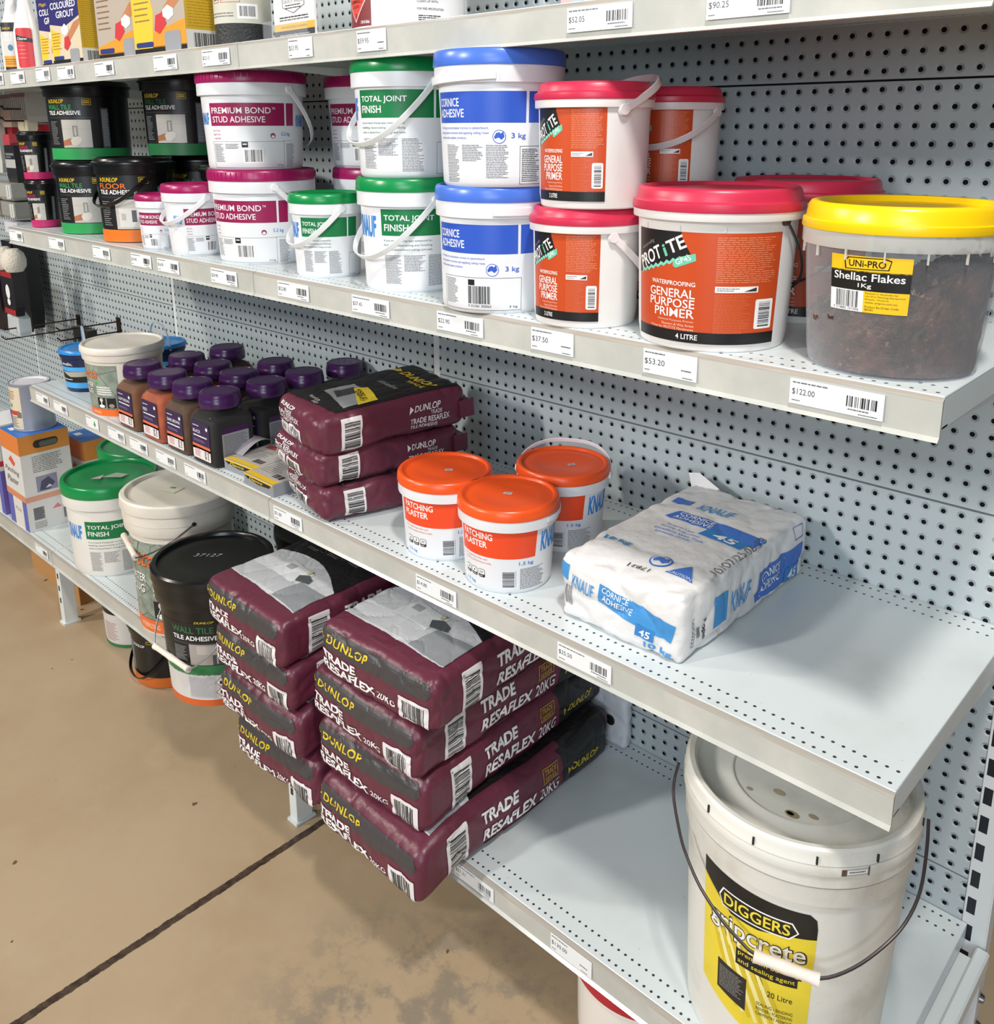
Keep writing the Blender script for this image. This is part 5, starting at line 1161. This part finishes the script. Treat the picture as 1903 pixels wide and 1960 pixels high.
carton(-.925, -.355, Z1, .130, .07, .165, 'narrow coloured grout box partly hidden, left of the front one', .06, faces={'front': grout_front(0), 'right': grout_side}, mats=K('d8c9ae'), group=G)
carton(-.775, -.385, Z1, .145, .072, .165, 'narrow coloured grout box with dark blue top and yellow side', .05, faces={'front': grout_front(0), 'right': grout_side}, mats=K('d8c9ae'), group=G)
carton(-.535, -.365, Z1, .185, .09, .20, 'wide grout box with orange and black stripes, left of the yellow one', .04, faces={'front': grout_front(1), 'right': grout_side}, mats=K('d8c9ae'), group=G)
carton(-.333, -.37, Z1, .200, .105, .20, 'wide grout box with yellow front stripe and bright yellow side', .03, faces={'front': grout_front(2), 'right': grout_side}, mats=K('d8c9ae'), group=G)
t = thing('membrane_roll', (-.150, -.345, Z1), 'standing roll of black membrane with cream wrapper', 'roll')
o = MB(); o.lathe([(.0005, .0), (.050, .0), (.052, .002), (.052, .26), (.0005, .262)], 64); o.build('roll_body', col('202123', .5, bump=.6, bscale=220), t)
d = Decal(); d.rect(-140, 44, 300, 210, K('c9c6b6', .6)); 
for x, s_ in ((-40, '500UM'),): pass
d.frame(14, 80, 40, 18, 1.2, K('c0544a'), 1); d.text('500UM', 17, 84, 34, 10, INK, 2, .03); d.frame(-10, 80, 20, 18, 1.2, K('c0544a'), 1); d.text('30M', -8, 84, 16, 10, INK, 2, .02)
d.rect(48, 52, 38, 26, PW, 1); d.bars(52, 56, 30, 18, INK, seed=12, l=2); d.lines(-20, 54, 62, 10, 2, GREYINK, 1)
d.build('wrapper', t, cylmap(lambda v: .0525, -95), step=4)
t = thing('leaflet_stand', (.108, -.40, Z1), 'clear leaflet stand with white grout shield card', 'display stand', None, -.05)
o = MB(); o.box(-.068, .068, -.004, .0, .0, .22, b=.001); o.box(-.068, .068, -.03, -.028, 0, .03); o.box(-.068, .068, -.03, 0, 0, .002); o.build('acrylic_holder', clear('acrylic', 'e6e8ee', .02, .05, .25), t, smooth=False)
o = MB(); o.box(-.062, .062, -.010, -.006, .003, .21); o.build('card', K('e3e0e0', .4), t, smooth=False)
d = Decal(); d.rect(-62, 3, 124, 18, K('3c3d44')); d.text('www.dunloptradeproducts.com', -46, 8, 92, 5, PW, 1); d.rect(-62, 21, 124, 16, K('e0b040')); d.text('THE TOUGH GROUT IS ADHESION', -40, 26, 80, 5, K('6a5420'), 1); d.lines(-44, 42, 90, 12, 2, INK, 1)
d.poly([(-34, 92), (-34, 74), (0, 58), (34, 74), (34, 92)], GREYINK); d.poly([(-32, 91), (-32, 75), (0, 60), (32, 75), (32, 91)], PW, 1); d.text('GROUT SHIELD', -30, 82, 60, 7, INK, 2, .0); d.lines(-24, 68, 48, 12, 2, INK, 2); d.rect(-50, 100, 100, 60, K('3c3d44'), 1)
d = scaled(d, 1, .70); d.build('card_print', t, planemap((0, -.010, 0), (1, 0, 0), (0, 0, 1)), step=None)
o = MB(); o.box(-.07, .07, -.05, .05, 0, .24, b=.001); q = o.build('black_box', K('0d0e12', .25), loc=(.135, -.20, Z1), smooth=False); tag(q, 'glossy black box standing between the leaflet stand and paint tin', 'box')
t = thing('solvent_tin', (.305, -.33, Z1), 'white tin with maroon flammable liquid warning label', 'tin')
o = MB(); o.lathe([(.0005, .002), (.087, .002), (.090, 0), (.091, .003), (.0895, .006), (.0895, .25), (.091, .253), (.0005, .254)], 96); o.build('body', K('e3e2e4', .22), t)
mrn = K('7c2b30'); d = Decal(); d.rect(-8, 8, 96, 150, mrn); d.poly([(42, 18), (76, 66), (42, 114), (8, 66)], PW, 1); d.poly([(42, 21), (74, 66), (42, 111), (10, 66)], K('e2483c'), 2)
d.text('FLAMMABLE', 18, 60, 48, 8, INK, 3, .01); d.text('LIQUID', 27, 48, 30, 8, INK, 3, .01); d.text('3', 39, 28, 7, 9, INK, 3, .01); d.text('UN1066', 60, 14, 24, 7, PW, 1, .01)
for i, s_ in enumerate(('ES', 'BUTYL', 'SOLVENT')): d.text(s_, -4, 32-i*9, (7, 14, 16)[i], 6, PW, 1, .01)
for i, s_ in enumerate(('CLEAN UP WITH', 'FOR FREE SPECIFICATION')): d.text(s_, 176, 56-i*16, (40, 52)[i], 5, INK, 1)
d.lines(178, 12, 60, 18, 4, INK, 1, seed=2)
d = scaled(d, .84, .66); d.build('label', t, cylmap(lambda v: .0896, -128), step=4)
t = thing('pink_box', (.735, -.33, Z1), 'pale pink box with blue triangular print at the top right', 'box', None, .0)
o = MB(); o.box(-.07, .045, -.06, .06, 0, .2, b=.001); o.build('carton', K('c9a4a0', .4), t, smooth=False)
d = Decal(); d.poly([(4, 0), (58, 34), (112, 0), (96, 0), (58, 22), (20, 0)], K('9db4dc')); d.poly([(24, 0), (58, 20), (92, 0)], K('c3c6d8')); d.build('front_print', t, planemap((-.07, -.06, 0), (1, 0, 0), (0, 0, 1)), step=None)
o = MB(); o.box(-.06, .06, -.04, .05, 0, .2, b=.001); q = o.build('black_box', K('0f1013', .3), loc=(.86, -.33, Z1), smooth=False); tag(q, 'black box at the top right beside the pale pink box', 'box')
# ------------------------------------------------------------------ goods hanging on the left pegboard
HK = K('3a2522', .4, metal=.5)
def hook(x, z, L, lb):
    o = MB()
    for dz in (0, -.035):
        o.tube([(0, -.004, dz), (0, -L, dz), (0, -L-.012, dz+.012)], .0026, 8, up=(1, 0, 0))
    o.box(-.012, .012, -.006, -.001, -.05, .015); q = o.build('peg_hook', HK, loc=(x, 0, z)); tag(q, lb, 'hook', 'pegboard hooks')
hook(-1.60, .812, .20, 'brown double peg hook above the small blue pails')
hook(-1.935, .775, .26, 'brown double peg hook low at the left frame edge')
hook(-1.56, 1.515, .30, 'brown double peg hook just left of the black tubs')
hook(-1.70, 1.525, .30, 'brown double peg hook carrying the clear packs')
hook(-1.86, 1.515, .30, 'brown double peg hook in the upper left corner')
def pack(x, y, z, w, dth, h, m, lb, name='hanging_pack', tilt=0, art=None, cat='pack', taper=1):
    t = thing(name, (x, y, z), lb, cat, 'packs hanging on the left pegboard')
    o = MB(); hw = w/2
    vs = []
    for (a, zz) in ((taper, 0), (1, -h*.25), (1, -h*.8), (.86, -h)):
        vs += [(-hw*a, -dth*.5*a, zz), (hw*a, -dth*.5*a, zz), (hw*a, dth*.5*a, zz), (-hw*a, dth*.5*a, zz)]
    fs = [[3, 2, 1, 0]]+[[4*j+i, 4*j+(i+1) % 4, 4*j+4+(i+1) % 4, 4*j+4+i] for j in range(3) for i in range(4)]+[[12, 13, 14, 15]]
    o.add(vs, fs); o.build('pack_body', m, t, smooth=False)
    if art: d = Decal(); art(d, w*1000, h*1000); d.build('front_print', t, planemap((-hw, -dth/2-.0004, -h), (1, 0, 0), (0, 0, 1)), step=None)
    return t
pack(-2.21, -.06, 1.055, .10, .05, .34, K('151517', .3), 'long black pack hanging against the panel, right one at the left edge')
pack(-2.33, -.06, 1.04, .10, .05, .36, K('1b1a1b', .3), 'long black pack hanging against the panel, farther left')
def ar(d, W, H): d.rect(W*.06, H*.02, W*.88, H*.12, K('a52c30')); d.rect(W*.06, H*.84, W*.88, H*.12, K('a52c30')); d.ell(W*.5, H*.52, W*.16, H*.16, PW, 1); d.ell(W*.5, H*.30, W*.12, H*.08, PW, 1)
pack(-1.925, -.22, .985, .115, .03, .16, K('242024', .25), 'black blister pack with red ends and white print, left edge', art=ar)
pack(-2.06, -.22, .975, .10, .03, .22, K('2a1d1e', .25), 'dark blister pack cut by the left frame edge')
for i, xx in enumerate((-1.962, -1.875)):
    o = MB(); o.lathe([(.0005, .040), (.018, .038), (.034, .022), (.040, 0), (.038, -.022), (.026, -.040), (.0005, -.042)], 24)
    q = o.build('fleece_roller', col('d9d2c4', .9, bump=1, bscale=160), loc=(xx, -.22, 1.022)); tag(q, ('left', 'right')[i]+' cream fleece roller head of the pair at the left edge', 'roller', 'fleece rollers')
pack(-1.975, -.20, .83, .14, .04, .085, K('c9cfd2', .35), 'white plastic bag hanging under the red ended pack', taper=.7)
def bl(d, W, H):
    for k in range(7): d.rect(W*(.08+.13*k), H*.06, W*.05, H*.8, K('8d8a85'))
    d.rect(0, H*.86, W, H*.14, K('7a4a52'), 1)
for i, (xx, zz, cc) in enumerate(((-1.575, 1.562, 'b0aba3'), (-1.70, 1.560, 'a5a099'), (-1.83, 1.560, 'aca79f'))):
    pack(xx, -.20, zz, .115, .10, .085, K(cc, .2), 'clear grey blister pack high on the pegboard, '+('right', 'middle', 'left')[i]+' one', art=bl)
pack(-1.575, -.23, 1.496, .075, .03, .048, K('d9cdb4', .5), 'cream carded pack hanging just left of the black tubs')
pack(-1.675, -.24, 1.512, .075, .03, .050, K('b3988a', .5), 'pale pink carded pack hanging beside the cream one')
pack(-1.60, -.18, 1.470, .075, .03, .03, K('c42434', .3), 'red tag pack behind the tiny black tubs, right one')
pack(-1.855, -.18, 1.482, .06, .02, .05, K('b82a38', .3), 'red tag pack hanging farther left, upper left corner', taper=.6)
def br(d, W, H): d.rect(0, H*.42, W, H*.22, K('b9b9b6')); d.rect(W*.1, H*.74, W*.8, H*.06, K('8a8a8c')); d.rect(W*.1, H*.68, W*.5, H*.03, K('8a8a8c'))
pack(-1.80, -.20, 1.405, .085, .03, .125, K('2a2a2c', .3), 'black carded brush with grey label left of the tiny tubs', art=br)
pack(-1.80, -.205, 1.440, .055, .03, .034, K('d8525e', .4), 'pink topped pack above the black carded brush')
pack(-1.925, -.21, 1.47, .13, .02, .155, K('c8c9c2', .4), 'white carded pack with green stripe at the left edge', art=lambda d, W, H: (d.rect(0, H*.62, W, H*.06, K('5a8a5a')), d.ell(W*.3, H*.85, 12, 9, K('5a8ac0')), d.ell(W*.6, H*.25, W*.22, H*.2, K('8a8a88'), 0), d.ell(W*.6, H*.25, W*.16, H*.15, K('c8c9c2', .4), 1)))
for i, (x, z, ww, hh) in enumerate(((-1.785, 1.285, .12, .055), (-1.92, 1.285, .12, .055), (-1.775, 1.225, .12, .055), (-1.91, 1.225, .12, .055), (-1.77, 1.160, .11, .045))):
    pack(x, -.20, z, ww, .10, hh, K(('a9a8a2', 'b3b2ac', '97958e', 'a3a19a', 'd0d1dc')[i], .4), ('pale grey boxed fitting at left edge, '+('upper right one', 'upper left one', 'lower right one', 'lower left one', 'bottom white one')[i]), 'boxed_fitting', cat='box', art=lambda d, W, H: (d.rect(W*.62, H*.1, W*.3, H*.8, K('cfd2cf')), d.rect(W*.75, H*.15, W*.03, H*.7, K('77777a'), 1)))
pack(-1.60, -.12, .808, .12, .03, .13, K('1c1c1c', .3), 'black foil pack with gold print on the hook behind the blue pail', art=lambda d, W, H: (d.poly([(W*.5, H*.3), (W*.8, H*.4), (W*.75, H*.8), (W*.5, H*.7)], K('8a6a3c')), d.poly([(W*.1, H*.3), (W*.2, H*.3), (W*.3, H*.7), (W*.2, H*.7)], K('3f7a55'))))
